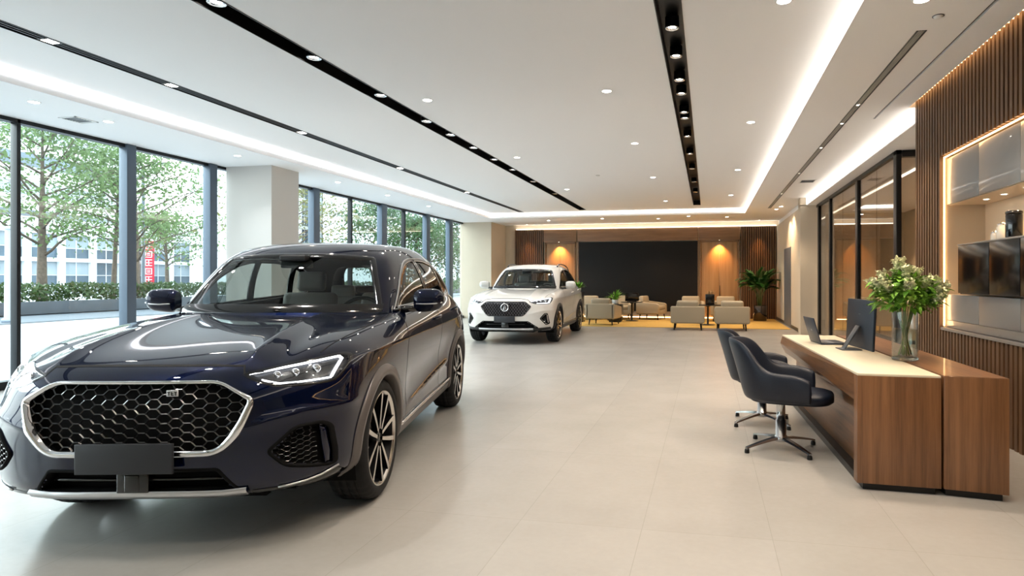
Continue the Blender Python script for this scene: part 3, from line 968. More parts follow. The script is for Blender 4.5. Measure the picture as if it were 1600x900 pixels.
M['slate'] = mat('slate_panel', '#0f1012', rough=.6, spec=.3, noise=(.8, .12))
M['grey_panel'] = mat('grey_lacquer', '#807e7d', rough=.3, coat=.3)
M['cream_panel'] = mat('cream_lacquer', '#cdbba2', rough=.35)
M['bronze_glass'] = mat('bronze_glass', '#0e0a08', rough=.14, spec=.35)
M['led_cool'] = emission('led_cool', '#f6f9ff', 2.2)
M['led_neutral'] = emission('led_neutral', '#fff6ea', 2.2)
M['led_warm'] = emission('led_warm', '#ffc98c', 6.0)
M['led_right'] = emission('led_right', '#fff4e6', 1.7)
M['led_line'] = emission('led_line', '#ffeed8', 5.0)
M['lamp_on'] = emission('lamp_on', '#fff4e4', 22.0)
M['ring_white'] = mat('ring_white', '#e8e8e6', rough=.4)
M['door_dk'] = wood('office_door_wood', '#3b281b', '#523a28', .5, 'Z')
M['room_glass'] = glass('partition_glass', '#e4ded6', .06)

def floor_mat():
    m = bpy.data.materials.new('porcelain_floor'); m.use_nodes = True
    nt = m.node_tree; N = nt.nodes; L = nt.links; b = N['Principled BSDF']
    tc = N.new('ShaderNodeTexCoord'); mp = N.new('ShaderNodeMapping')
    mp.inputs['Location'].default_value = (.60, .35, 0); mp.inputs['Rotation'].default_value = (0, 0, PI/2)
    br = N.new('ShaderNodeTexBrick'); br.offset = 0.0; br.squash = 1
    br.inputs['Scale'].default_value = 1.0; br.inputs['Brick Width'].default_value = 1.36; br.inputs['Row Height'].default_value = .68
    br.inputs['Mortar Size'].default_value = .0022; br.inputs['Mortar Smooth'].default_value = .3; br.inputs['Bias'].default_value = 0
    br.inputs['Color1'].default_value = lin('#a29f9b'); br.inputs['Color2'].default_value = lin('#9f9c98'); br.inputs['Mortar'].default_value = lin('#94918d')
    n1 = N.new('ShaderNodeTexNoise'); n1.inputs['Scale'].default_value = 1.3; n1.inputs['Detail'].default_value = 8; n1.inputs['Roughness'].default_value = .62
    n2 = N.new('ShaderNodeTexNoise'); n2.inputs['Scale'].default_value = 26; n2.inputs['Detail'].default_value = 6
    ad = N.new('ShaderNodeMath'); ad.operation = 'MULTIPLY_ADD'; ad.inputs[1].default_value = .35
    rp = N.new('ShaderNodeValToRGB'); rp.color_ramp.elements[0].position = .40; rp.color_ramp.elements[1].position = .95
    rp.color_ramp.elements[0].color = (0.90, 0.895, 0.89, 1); rp.color_ramp.elements[1].color = (1.04, 1.04, 1.04, 1)
    mx = N.new('ShaderNodeMixRGB'); mx.blend_type = 'MULTIPLY'; mx.inputs[0].default_value = 1
    L.new(tc.outputs['Object'], mp.inputs[0]); L.new(mp.outputs[0], br.inputs[0]); L.new(tc.outputs['Object'], n1.inputs[0]); L.new(tc.outputs['Object'], n2.inputs[0])
    L.new(n2.outputs['Fac'], ad.inputs[0]); L.new(n1.outputs['Fac'], ad.inputs[2]); L.new(ad.outputs[0], rp.inputs[0])
    L.new(br.outputs['Color'], mx.inputs[1]); L.new(rp.outputs[0], mx.inputs[2]); L.new(mx.outputs[0], b.inputs['Base Color'])
    rr = N.new('ShaderNodeMapRange'); rr.inputs[3].default_value = .22; rr.inputs[4].default_value = .28
    L.new(n1.outputs['Fac'], rr.inputs[0]); L.new(rr.outputs[0], b.inputs['Roughness'])
    bp = N.new('ShaderNodeBump'); bp.inputs['Strength'].default_value = .12; bp.inputs['Distance'].default_value = .004
    L.new(n2.outputs['Fac'], bp.inputs['Height']); L.new(bp.outputs[0], b.inputs['Normal'])
    b.inputs['Specular IOR Level'].default_value = .5
    return m
M['floor'] = floor_mat()

def struct(name, mb, m, **k): return tag(mb.build(name, m, **k), kind='structure')

mb = MB(); mb.box((XL-.06, YF, -.12), (7.5, YB+.3, 0)); struct('floor', mb, M['floor'])

# ceiling with three recessed channels and stepped perimeter
SLOTS = [(-5.94, -5.79, 18.95), (-3.92, -3.705, 18.75), (-.41, -.205, 18.15)]
CX0, CX1, CY1 = -7.0, 1.10, 19.15
mb = MB()
xs = [CX0] + [v for s in SLOTS for v in s[:2]] + [CX1]
for i in range(0, len(xs), 2): mb.box((xs[i], YF, HM), (xs[i+1], CY1, HM+.2))
for a, b_, e in SLOTS: mb.box((a, e, HM), (b_, CY1, HM+.2))
# perimeter
mb.box((XL-.1, YF, HP), (CX0-.0, YB, HP+.36)); mb.box((CX0, CY1, HP), (CX1, YB, HP+.36))
VX0, VX1 = 1.655, 1.725
mb.box((CX1, YF, HP), (VX0, YB, HP+.36)); mb.box((VX1, YF, HP), (2.02, YB, HP+.36)); mb.box((2.05, YF, HP), (2.30, YB, HP+.36))
mb.box((2.30, 7.8, HP), (2.37, YB, HP+.36)); mb.box((2.02, 8.25, HP), (2.05, YB, HP+.36)); mb.box((2.02, YF, HP+.05), (2.05, 8.25, HP+.36))
mb.box((VX0, 17.95, HP), (VX1, YB, HP+.36)); mb.box((VX0, YF, HP), (VX1, 5.40, HP+.36))
mb.box((2.30, YF, HP+.14), (3.2, 7.8, HP+.36))
mb.box((2.37, 7.8, 3.17), (7.4, YB, HP+.36))
struct('ceiling', mb, M['ceil'])

# cove lighting
def cove(name, boxes, m, label):
    mb = MB()
    for a, b_ in boxes: mb.box(a, b_)
    o = mb.build(name, m); return tag(o, label, 'light', None)
cove('cove_light', [((CX0-.004, YF, HM-.085), (CX0+.012, CY1, HM-.004))], M['led_cool'], 'long white cove light strip above the window side soffit')
cove('cove_light', [((CX0, CY1-.012, HM-.10), (CX1, CY1+.004, HM-.004))], M['led_neutral'], 'white cove light strip crossing the far end of the main ceiling')
cove('cove_light', [((CX1-.012, YF, HP+.004), (CX1+.004, CY1, HM-.004)), ((CX1-.05, YF, HM-.010), (CX1-.012, CY1, HM-.003))], M['led_right'], 'broad bright cove light strip along right edge of the main ceiling')
cove('cove_light', [((2.352, 7.8, 3.19), (2.368, 15.8, HP-.004))], M['led_right'], 'bright cove light strip above the black framed glass partition')
cove('cove_light', [((-6.95, YB-.10, 3.20), (2.28, YB-.06, 3.215))], M['led_line'], 'thin cove light line along top of the far wood wall')
cove('cove_light', [((2.40, -1.0, HP+.08), (2.44, 7.75, HP+.11))], M['led_warm'], 'warm hidden light line washing the top of the right slat wall')
cove('cove_light', [((3.3, 9.7, 3.155), (3.36, 20, 3.168))], M['led_neutral'], 'short light strip in the ceiling behind the glass partition')

cove('floor_light', [((-4.55, YB-.10, .014), (1.0, YB-.085, .04))], M['led_warm'], 'warm light line glowing along the foot of the far wall')
# channels
def channel(a, b_, y0, y1, z, m, label, name='ceiling_channel', fins=0):
    r = thing(name, (0, 0, z), 0, label, 'ceiling slot')
    mb = MB()
    mb.box((a-.004, y0, -.006), (a+.004, y1, .15)); mb.box((b_-.004, y0, -.006), (b_+.004, y1, .15)); mb.box((a, y0, .13), (b_, y1, .15)); mb.box((a, y1-.006, -.003), (b_, y1, .15)); mb.box((a, y0, -.003), (b_, y0+.006, .15))
    mb.build('channel_tray', m, r)
    for k in range(fins):
        x = a+(b_-a)*(k+1)/(fins+1)
        mb = MB(); mb.box((x-.006, y0, -.004), (x+.006, y1, .05)); mb.build('slot_fin', M['fin'] if m is M['alu'] else M['alu'], r)
    return r
channel(*SLOTS[0][:2], YF, SLOTS[0][2], HM, M['slot'], 'narrow dark linear air slot nearest to the windows', fins=2)
channel(*SLOTS[1][:2], YF, SLOTS[1][2], HM, M['slot'], 'black recessed light channel above the dark car')
channel(*SLOTS[2][:2], YF, SLOTS[2][2], HM, M['slot'], 'black recessed light channel with many round spots, ending over the lounge')
channel(VX0, VX1, 5.40, 17.95, HP, M['alu'], 'slim slotted air grille between the two right cove lights', fins=3)
mb = MB(); mb.box((2.021, YF, HP+.02), (2.049, 8.249, HP+.049)); tag(mb.build('ceiling_slot', M['alu']), 'hairline dark ceiling slot nearest to the right slat wall', 'ceiling slot')

# ---- left glazing
mb = MB()
mb.box((XL-.06, YF, 0), (XL+.08, YB, .10)); mb.box((XL-.06, YF, HP-.05), (XL+.06, YB, HP+.01))
struct('trim_1', mb, M['mull_dark'])
MULL = [(-2.75,.15,0),(-1.3,.04,1),(.17,.15,0),(1.62,.04,1),(3.1,.15,0),(4.62,.04,1),(6.12,.045,1),(7.62,.15,0),(9.17,.16,0),(10.02,.05,1),(12.04,.21,0),(13.46,.05,1),(14.92,.26,0),(16.13,.06,1),(17.54,.24,0),(19.25,.28,0),(20.92,.32,0)]
edges = [YF]+[m_[0] for m_ in MULL]+[21.7]
for i in range(len(edges)-1):
    mb = MB(); mb.box((XL-.008, edges[i], .10), (XL+.008, edges[i+1], HP-.05))
    struct('window_%d' % (i+1), mb, M['win'])
for i, (y, w, dk) in enumerate(MULL):
    mb = MB(); mb.box((XL-.05, y-w/2, .0), (XL+(.10 if not dk else .06), y+w/2, HP+.0), None, .006)
    struct('trim_%d' % (i+2), mb, M['mull_dark' if dk else 'mull'])

# structural column and far pier
mb = MB(); mb.box((XL+.08, 9.47, 0), (-7.50, 10.20, HP+.02)); struct('wall_column', mb, M['column'])
mb = MB(); mb.box((XL-.06, 20.35, 0), (-7.40, YB+.2, HP+.02)); struct('wall_pier_left', mb, M['wall'])
mb = MB(); mb.box((XL-.06, YB, 0), (7.5, YB+.3, HP+.2)); struct('wall_back', mb, M['wall'])
mb = MB(); mb.box((XL-.06, YF-.3, 0), (7.5, YF, HM+.2)); struct('wall_front', mb, M['wall'])
mb = MB(); mb.box((2.30, 16.0, 0), (2.66, YB, 3.18)); struct('wall_right_far', mb, M['wall'])
mb = MB(); mb.box((2.225, 15.85, 0), (2.66, 16.2, 3.18)); mb.box((2.225, 15.85, 3.16), (2.37, 16.2, HP+.02)); struct('wall_pier_right', mb, M['wall'])
mb = MB(); mb.box((2.285, 16.2, 0), (2.30, YB-.05, .09)); struct('baseboard_right', mb, M['black'])
mb = MB(); mb.box((2.284, 18.15, .0), (2.31, 19.65, 2.28)); struct('door_1', mb, mat('grey_door', '#5d656e', rough=.4))

# ---- back wall joinery
def slats(mb, x0, x1, y, z0, z1, pitch, w, d, axis='x'):
    n = int(round((x1-x0)/pitch))
    for i in range(n):
        a = x0+(i+.5)*(x1-x0)/n
        if axis == 'x': mb.box((a-w/2, y-d, z0), (a+w/2, y, z1))
        else: mb.box((y-d, a-w/2, z0), (y, a+w/2, z1))
def slat_panel(label, x0, x1, y, z0, z1, pitch, w, d, axis='x'):
    r = thing('slat_panel', ((x0+x1)/2 if axis == 'x' else y, y if axis == 'x' else (x0+x1)/2, z0), 0, label, 'wall panel')
    Minv = r.matrix_basis.inverted() if False else Matrix.Translation(-Vector(r.location))
    mb = MB()
    if axis == 'x': mb.box((x0, y, z0), (x1, y+.03, z1), Minv)
    else: mb.box((y, x0, z0), (y+.03, x1, z1), Minv)
    mb.build('backing_board', M['slat_back'], r)
    mb = MB(); slats(mb, x0, x1, y, z0, z1, pitch, w, d, axis)
    bmesh.ops.translate(mb.bm, verts=list(mb.bm.verts), vec=-Vector(r.location))
    mb.build('slats', M['wood_dk'], r)
    return r
yb = YB-.04
slat_panel('dark vertical slat panel at left end of the far wall beside the pier', -7.02, -5.92, yb, 0, 3.18, .075, .045, .05)
slat_panel('dark vertical slat panel behind the tall palm at right end of far wall', 1.11, 2.29, yb, 0, 3.18, .075, .045, .05)
r = thing('wood_header', (-2.4, YB-.08, 2.73), 0, 'pale walnut header boards running above the dark feature panel', 'wall panel')
for a, b_ in ((-5.91,-4.66),(-4.65,-.33),(-.32,1.10)):
    mb = MB(); mb.box((a+2.4, 0, 0), (b_-.012+2.4, .07, .45), None, .003); mb.build('header_board', M['wood_x'], r)
for x0, x1, lb in ((-5.87,-4.71,'tall amber lit wood panel door left of the dark feature panel'), (-.285,1.06,'tall amber lit wood panel door right of the dark feature panel')):
    r = thing('panel_door', ((x0+x1)/2, YB-.03, 0), 0, lb, 'door')
    w = (x1-x0)/2
    for sx in (-1, 1):
        mb = MB(); mb.box((min(0, sx*(w-.05))+.004, -.02, .01), (max(0, sx*(w-.05))-.004, .02, 2.66), None, .003); mb.build('door_leaf', M['wood_door'], r)
        mb = MB(); mb.box((sx*w-.045 if sx > 0 else -w, -.07, 0), (w if sx > 0 else -w+.045, .03, 2.71), None, .003); mb.build('jamb', M['wood_x'], r)
    mb = MB(); mb.box((-w, -.07, 2.665), (w, .03, 2.72)); mb.build('head_jamb', M['wood_x'], r)
    mb = MB(); mb.box((.008, -.05, .75), (.026, -.02, 1.15), None, .004); mb.build('door_pull', M['black'], r)
r = thing('feature_panel', (-2.47, YB-.03, .23), 0, 'large matt charcoal feature panel in the middle of the far wall', 'wall panel')
mb = MB(); mb.box((-2.12, -.045, 0), (2.12, .03, 2.48), None, .004); mb.build('slate_face', M['slate'], r)
mb = MB(); mb.box((-2.16, -.05, -.2), (-2.125, .03, 2.5)); mb.build('edge_trim', M['wood_x'], r)
mb = MB(); mb.box((2.125, -.05, -.2), (2.16, .03, 2.5)); mb.build('edge_trim', M['wood_x'], r)
mb = MB(); mb.box((-2.12, -.04, -.23), (2.12, .03, -.0)); mb.build('plinth', mat('plinth_grey', '#7d746a', rough=.5), r)

# ---- right slat wall with niche
mb = MB(); mb.box((2.95, YF, 0), (3.2, 7.8, HP+.36)); mb.box((2.44, 7.03, 0), (2.95, 7.8, HP+.14)); mb.box((2.44, YF, 2.64), (2.95, 7.03, HP+.14)); mb.box((2.44, YF, 0), (2.95, 7.03, .83))
struct('wall_right', mb, M['wall'])
slat_panel('tall dark slat strip between the glass partition and the lit niche', 7.0, 7.8, 2.41, 0, 3.42, .078, .046, .042, 'y')
slat_panel('long dark slat band above the grey wall cabinets', -1.0, 7.0, 2.41, 2.63, 3.42, .078, .046, .042, 'y')
slat_panel('low dark slat band under the niche behind the desk', -1.0, 7.0, 2.41, 0, .83, .078, .046, .042, 'y')
mb = MB(); mb.box((2.362, -1.0, .832), (2.76, 6.98, .86), None, .003); tag(mb.build('niche_ledge', M['grey_panel']), 'thin pale ledge capping the low slat band', 'ledge')
mb = MB(); mb.box((2.78, -1.0, .86), (2.95, 6.99, 2.63)); mb.box((2.40, 6.98, .86), (2.95, 7.03, 2.63)); struct('wall_niche', mb, M['cream_panel'])
cove('niche_light', [((2.388, 6.966, .875), (2.40, 6.976, 2.60)), ((2.388, -1.0, 2.606), (2.40, 6.976, 2.616))], M['led_warm'], 'warm light line framing the left and top of the wall niche')
r = thing('wall_cabinet', (2.6, 4.0, 2.115), 0, 'glossy grey wall cabinet along the top of the niche', 'cabinet')
mb = MB(); mb.box((-.17, -5.0, 0), (.17, 2.94, .475)); mb.build('carcass', M['cream_panel'], r)
ys = [-1.0+.7625*i for i in range(11)]
ys = [6.94-.76*i for i in range(11)]
for i in range(10):
    mb = MB(); mb.box((-.192, ys[i+1]-4+.002, .004), (-.172, ys[i]-4-.002, .475), None, .002); mb.build('cabinet_door', M['grey_panel'], r)
r = thing('base_cabinet', (2.6, 4.0, .865), 0, 'glossy grey cabinet row below the dark glass doors', 'cabinet')
mb = MB(); mb.box((-.17, -5.0, 0), (.17, 2.94, .335)); mb.build('carcass', M['cream_panel'], r)
for i in range(10):
    mb = MB(); mb.box((-.192, ys[i+1]-4+.002, .075), (-.172, ys[i]-4-.002, .335), None, .002); mb.build('cabinet_door', M['grey_panel'], r)
mb = MB(); mb.box((-.192, -5.0, .0), (-.172, 2.94, .071), None, .002); mb.build('kick_panel', M['grey_panel'], r)
r = thing('glass_cabinet', (2.6, 4.0, 1.21), 0, 'dark bronze glass fronted cabinet in the niche', 'cabinet')
mb = MB(); mb.box((-.20, -5.0, 0), (.17, 2.575, .465)); mb.build('carcass', M['black'], r)
yy = [6.575, 5.90, 5.36, 4.7, 4.0, 3.3, 2.6, 1.9, 1.2, .5, -.2, -1.0]
for i in range(11):
    mb = MB(); mb.box((-.222, yy[i+1]-4+.006, .01), (-.205, yy[i]-4-.006, .465), None, .002); mb.build('glass_door', M['bronze_glass'], r)
mb = MB(); mb.box((-.225, -5.0, .467), (.17, 2.58, .482), None, .002); mb.build('cabinet_top', M['grey_panel'], r)
r = thing('canister', (2.48, 5.69, 1.693), 0, 'black glossy canister standing on the dark glass cabinet', 'canister')
mb = MB(); mb.lathe([(0,0),(.058,0),(.062,.01),(.062,.19),(.058,.20),(0,.20)], 28); mb.build('can_body', M['gloss_black'], r)
mb = MB(); mb.lathe([(0,.228),(.05,.228),(.063,.22),(.063,.20),(0,.20)], 28); mb.build('lid', M['gloss_black'], r)
M['jar_glass'] = glass('jar_glass', '#f3ece2', .10)
for (x, y, rr, hh, lb) in ((2.49, 5.91, .050, .13, 'taller white glass jar beside the black canister'), (2.49, 6.06, .034, .07, 'smallest white jar on the cabinet, left of the glass jar')):
    r = thing('jar', (x, y, 1.693), 0, lb, 'jar')
    mb = MB(); mb.lathe([(0,.0),(rr*.9,0),(rr,.01),(rr,hh*.8),(rr*.8,hh*.9),(rr*.8,hh)], 24); mb.build('jar_body', mat('jar_ceramic', '#d9d2c6', rough=.2, coat=.5), r)
    mb = MB(); mb.lathe([(0,hh+.02),(rr*.5,hh+.018),(rr*.85,hh+.006),(rr*.85,hh)], 24); mb.build('jar_lid', M['chrome'], r)

# ---- glass partition and the room behind
r = thing('glass_partition', (2.62, 12.3, 0), 0, 'black framed floor to ceiling glass partition beside the reception', 'partition')
Z1 = 3.165
for y, w in ((15.55,.16),(14.17,.12),(11.68,.16),(9.38,.14)):
    mb = MB(); mb.box((-.035, y-w/2-12.3, 0), (.035, y+w/2-12.3, Z1), None, .004); mb.build('post', M['black'], r)
mb = MB(); mb.box((-.035, 9.31-12.3, Z1-.06), (.035, 15.8-12.3, Z1)); mb.build('head_rail', M['black'], r)
mb = MB(); mb.box((-.035, 9.31-12.3, 0), (.035, 15.8-12.3, .06)); mb.build('sill_rail', M['black'], r)
for a, b_ in ((9.45,10.46),(10.47,11.60),(11.76,12.95),(12.96,14.11),(14.23,15.47)):
    mb = MB(); mb.box((-.006, a-12.3, .06), (.006, b_-12.3, Z1-.06)); mb.build('glass_pane', M['room_glass'], r)
mb = MB(); mb.box((.05, 9.33-12.3, Z1-.09), (1.9, 9.43-12.3, Z1)); mb.build('head_rail', M['black'], r)
mb = MB(); mb.box((.05, 9.37-12.3, .0), (1.9, 9.385-12.3, Z1-.06)); mb.build('glass_pane', M['room_glass'], r)
mb = MB(); mb.box((5.2, 7.8, 0), (5.4, 21, 3.2)); struct('wall_office', mb, M['wall'])
mb = MB(); mb.box((3.2, 7.6, 0), (5.4, 7.8, 3.2)); struct('wall_office_near', mb, M['wall'])
for y0, y1, lb in ((10.4, 11.9, 'nearer brown wood door seen through the glass partition'), (13.6, 16.2, 'wider brown wood door seen deeper through the glass partition')):
    mb = MB(); mb.box((5.14, y0, 0), (5.195, y1, 2.5), None, .004); tag(mb.build('office_door', M['door_dk']), lb, 'door')
mb = MB(); mb.box((3.2, 18.0, 0), (5.2, 18.1, 3.17)); struct('wall_office_far', mb, M['wall'])
r = thing('office_counter', (4.3, 15.2, 0), 0, 'pale low counter standing behind the glass partition', 'counter')
mb = MB(); mb.box((-.35, -1.3, .08), (.35, 1.3, .86), None, .01); mb.build('counter_body', M['cream_panel'], r)
mb = MB(); mb.box((-.38, -1.33, .86), (.38, 1.33, .90), None, .006); mb.build('counter_top', M['white'], r)
mb = MB(); mb.box((-.30, -1.25, 0), (.30, 1.25, .08)); mb.build('plinth', M['black'], r)

# ---- ceiling fixtures
def spot_light(parent, loc, power, size, col, tilt=(0, 0), blend=.6, radius=.04):
    l = bpy.data.lights.new('spot', 'SPOT'); l.energy = power; l.spot_size = math.radians(size); l.spot_blend = blend; l.color = lin(col)[:3]; l.shadow_soft_size = radius
    o = bpy.data.objects.new('lamp', l); o.location = loc; o.rotation_euler = (tilt[0], tilt[1], 0); link(o, parent)
    return o

def downlight(x, y, z, label, group, power, col, lampm, r0=.052, size=110):
    r = thing('downlight', (x, y, z), 0, label, 'ceiling light', group)
    mb = MB(); mb.lathe([(r0*1.25,-.0),(r0*1.22,-.006),(r0,-.004),(r0*.95,.02)], 28); mb.build('trim_ring', M['ring_white'], r)
    mb = MB(); mb.lathe([(0,-.002),(r0*.97,-.002)], 28); mb.build('lens', lampm, r)
    if power: spot_light(r, (0, 0, -.02), power, size, col)
    return r
# ------------------------------------------------------------------ ceiling fixtures placed
ORD = ['nearest', 'second', 'third', 'fourth', 'fifth', 'sixth', 'seventh', 'eighth', 'ninth', 'tenth', 'eleventh', 'twelfth', 'thirteenth', 'fourteenth']
def in_view(x, y, z):
    """does the photograph's own framing show this point"""
    th = math.atan(196/960); c, q = math.cos(th), math.sin(th)
    d = -q*x+c*y
    if d < .2: return False
    return 0 <= 437-960*(z-1.35)/d <= 900 and 0 <= 910+960*(c*x+q*y)/d <= 1600
def ordinals(pts, out):
    """ordinal words counted over the visible ones, nearest first"""
    k = 0; r = []
    for p in pts:
        if in_view(*p): r.append(ORD[k]); k += 1
        else: r.append(out)
    return r
PW = dict(main=54, win=20, back=80)
rows = [
 (HM, -3.32, [3.4, 6.9, 10.45, 14.38], 'round downlight in the row right beside the plain black light channel', 'main', '#fffaf4'),
 (HM, -1.14, [.6, 2.2, 3.6, 6.98, 9.75, 13.06, 17.05], 'round downlight in the row left of the many-spot channel', 'main', '#fff0de'),  # nearest entries are unseen lamps added to brighten the foreground floor
 (HM, .58, [1.4, 3.2, 5.0, 8.76, 12.5, 16.2], 'round downlight in the row between many-spot channel and right cove', 'main', '#ffeed8'),  # foremost ones lie out of frame, added for warmer light up front
 (HP, -7.47, [4.4, 5.57, 6.45, 8.64, 11.4, 13.4, 15.6], 'small downlight in the soffit along the windows', 'win', '#f6faff'),
]
for z, x, ys_, lb, key, col in rows:
    nm = ordinals([(x, y, z) for y in ys_], 'overhead, out of sight')
    for i, y in enumerate(ys_):
        downlight(x, y, z, nm[i]+' '+lb, 'round ceiling downlights', PW[key], col, M['lamp_on'])
for i, (x, y) in enumerate([(-5.3,20.2),(-3.4,19.9),(-1.6,20.3),(-.6,19.7),(.6,20.2),(1.92,18.3),(1.97,17.6)]):
    nm = ['leftmost downlight above the lounge, near the pier', 'downlight above the left armchairs in the lounge ceiling', 'downlight above the lounge just left of the ceiling centre', 'nearer downlight right of the lounge ceiling centre', 'downlight above the right armchair pair in the lounge', 'farther of two close downlights by the right pier', 'nearer of two close downlights by the right pier'][i]
    downlight(x, y, HP, nm, 'lounge ceiling downlights', PW['back'], '#ffdcb4', M['lamp_on'], .05)
downlight(1.505, 4.81, HP, 'downlight at the top edge above the reception desk', 'round ceiling downlights', 70, '#ffe6cb', M['lamp_on'])
downlight(1.625, 3.2, HP, 'downlight overhead out of sight above the near end of reception', 'round ceiling downlights', 70, '#ffe6cb', M['lamp_on'])  # extra lamp out of frame, added to brighten the floor near reception

def track_spot(x, y, z, label, power, col, lampm, s=1.0):
    r = thing('track_spotlight', (x, y, z), 0, label, 'ceiling light', 'spots in the black light channels')
    mb = MB(); mb.lathe([(.050*s,-.012),(.060*s,-.012),(.062*s,.0),(.062*s,.085),(0,.085)], 26, R(.0,'X')); mb.build('housing', M['slot'], r)
    mb = MB(); mb.lathe([(.034*s,-.002),(.050*s,-.013),(.058*s,-.014),(.060*s,-.010)], 26); mb.build('bezel', M['chrome'], r)
    mb = MB(); mb.lathe([(0,.006),(.040*s,.004)], 24); mb.build('lens', lampm, r)
    if power: spot_light(r, (0, 0, -.03), power, 75, col)
    return r
YS = [1.7, 2.95, 4.19, 5.42, 6.68, 7.90, 8.71, 9.64, 10.65, 11.72, 13.2, 15.2]; nm = ordinals([(-3.815, y, HM) for y in YS], 'overhead unseen')  # front spots are unseen, added to light the near floor
for i, y in enumerate(YS):
    track_spot(-3.815, y, HM+.03, nm[i]+' spot in the plain black light channel above the dark car', 46, '#fff6ec', M['lamp_on'], 1.2)
YS = [3.1, 4.3, 5.40, 6.09, 6.82, 7.33, 8.15, 8.45, 9.53, 10.85, 12.31, 14.0, 15.6]; nm = ordinals([(-.305, y, HM) for y in YS], 'overhead unseen')  # leading spots are unseen too, added for a brighter foreground
for i, y in enumerate(YS):
    track_spot(-.305, y, HM+.03, nm[i]+' round spot in the many-spot black channel', 34, '#fff0dd', M['lamp_on'])
for i, y in enumerate([4.51, 5.80, 8.05, 11.0, 14.4]):
    r = thing('slot_spotlight', (-5.865, y, HM+.004), 0, ORD[i]+' small light in the narrow slot nearest the windows', 'ceiling light', 'lights in the narrow window slot')
    mb = MB(); mb.box((-.060, -.07, -.006), (.060, .07, .04), None, .004); mb.build('housing', M['alu'], r)
    mb = MB(); mb.box((-.04, -.05, -.008), (.04, .05, -.005)); mb.build('lens', M['lamp_on'], r)
    spot_light(r, (0, 0, -.03), 60, 110, '#f8fbff')
for i, y in enumerate([7.55, 8.41, 9.9, 12.2, 15.0]):
    r = thing('slot_spotlight', (1.69, y, HP+.004), 0, ORD[i]+' small light in the slim air grille on the right', 'ceiling light', 'lights in the right air grille')
    mb = MB(); mb.lathe([(.034,.0),(.033,-.008),(.026,-.010),(.024,.03)], 22); mb.build('housing', M['ring_white'], r)
    mb = MB(); mb.lathe([(0,-.006),(.026,-.006)], 20); mb.build('lens', M['lamp_on'], r)
    spot_light(r, (0, 0, -.03), 60, 100, '#ffe4c4')
def ceil_vent(x, y, z, sx, sy, label):
    r = thing('air_vent', (x, y, z), 0, label, 'vent')
    mb = MB(); mb.box((-sx/2, -sy/2, -.008), (-sx/2+.02, sy/2, .0)); mb.box((sx/2-.02, -sy/2, -.008), (sx/2, sy/2, .0)); mb.box((-sx/2, -sy/2, -.008), (sx/2, -sy/2+.02, 0)); mb.box((-sx/2, sy/2-.02, -.008), (sx/2, sy/2, 0))
    mb.build('frame', M['ring_white'], r)
    mb = MB()
    for k in range(7): mb.box((-sx/2+.02, -sy/2+.03+k*(sy-.06)/7, -.006), (sx/2-.02, -sy/2+.03+k*(sy-.06)/7+.010, -.001))
    mb.build('louvre', M['alu'], r)
ceil_vent(-7.75, 6.30, HP, .26, .30, 'small square air vent in the window side soffit')
ceil_vent(1.99, 13.2, HP, .30, .40, 'square air vent beside the right cove light')
SMK = .7
for x, y, z, lb in ((-2.244, 12.59, HM, 'small round smoke detector on the main ceiling'), (1.72, 5.13, HP, 'white round smoke detector above the reception, by the hairline slot')):
    r = thing('smoke_detector', (x, y, z), 0, lb, 'detector')
    mb = MB(); mb.lathe([(0,-.02),(.018,-.019),(.028,-.013),(.034,-.005),(.034,0)], 24); mb.build('sensor_body', M['ring_white'], r)
    mb = MB(); mb.lathe([(.034,-.004),(.042,-.004),(.042,0)], 24); mb.build('base_ring', M['alu'], r)
# accent spots washing the far wall and the niche
for x, y, lb in ((-5.29,21.66,'tiny spot over the left amber panel door'),(.39,21.66,'tiny spot over the right amber panel door')):
    r = thing('accent_spotlight', (x, y, 2.71), 0, lb, 'wall light')
    mb = MB(); mb.lathe([(.0,.0),(.02,.0),(.022,.01),(.022,.02),(0,.02)], 18); mb.build('housing', M['ring_white'], r)
    mb = MB(); mb.lathe([(0,-.003),(.016,-.003)], 16); mb.build('lens', M['lamp_on'], r)
    spot_light(r, (0, -.0, -.02), 75, 95, '#ffb765', (.18, 0), .9, .02)
for x, y, lb in ((1.7,21.5,'spot lighting the slats above the tall palm'),(-6.45,21.5,'spot lighting the slats at left end of far wall')):
    r = thing('accent_spotlight', (x, y, HP), 0, lb, 'wall light')
    mb = MB(); mb.lathe([(.04,.0),(.038,-.006),(.03,-.006),(.028,.02)], 18); mb.build('housing', M['ring_white'], r)
    mb = MB(); mb.lathe([(0,-.003),(.03,-.003)], 16); mb.build('lens', M['lamp_on'], r)
    spot_light(r, (0, 0, -.03), 90, 50, '#ffb56a', (.10, 0), .9, .02)
YS = [6.45, 6.1, 5.7, 5.3, 4.6, 3.9]; nm = ordinals([(2.58, y, 2.113) for y in YS], 'unseen')
for i, y in enumerate(YS):
    r = thing('niche_spotlight', (2.58, y, 2.113), 0, nm[i].replace('nearest', 'first')+' tiny spot under the wall cabinet, counted from the glass partition', 'cabinet light', 'spots under the wall cabinet')
    mb = MB(); mb.lathe([(.032,.0),(.031,-.005),(.025,-.006),(.024,.004)], 20); mb.build('housing', M['ring_white'], r)
    mb = MB(); mb.lathe([(0,-.003),(.025,-.003)], 18); mb.build('lens', M['lamp_on'], r)
    spot_light(r, (0, 0, -.02), 9, 110, '#ffcf96', (0, 0), .8, .02)
# office lamps behind the glass
for i, (x, y) in enumerate([(4.2, 10.8), (4.2, 13.4), (4.2, 16.2)]):
    downlight(x, y, 3.17, ['nearest', 'middle', 'farthest'][i]+' downlight in the room behind the glass partition', 'office downlights', 240, '#ffdcb4', M['lamp_on'], .07)

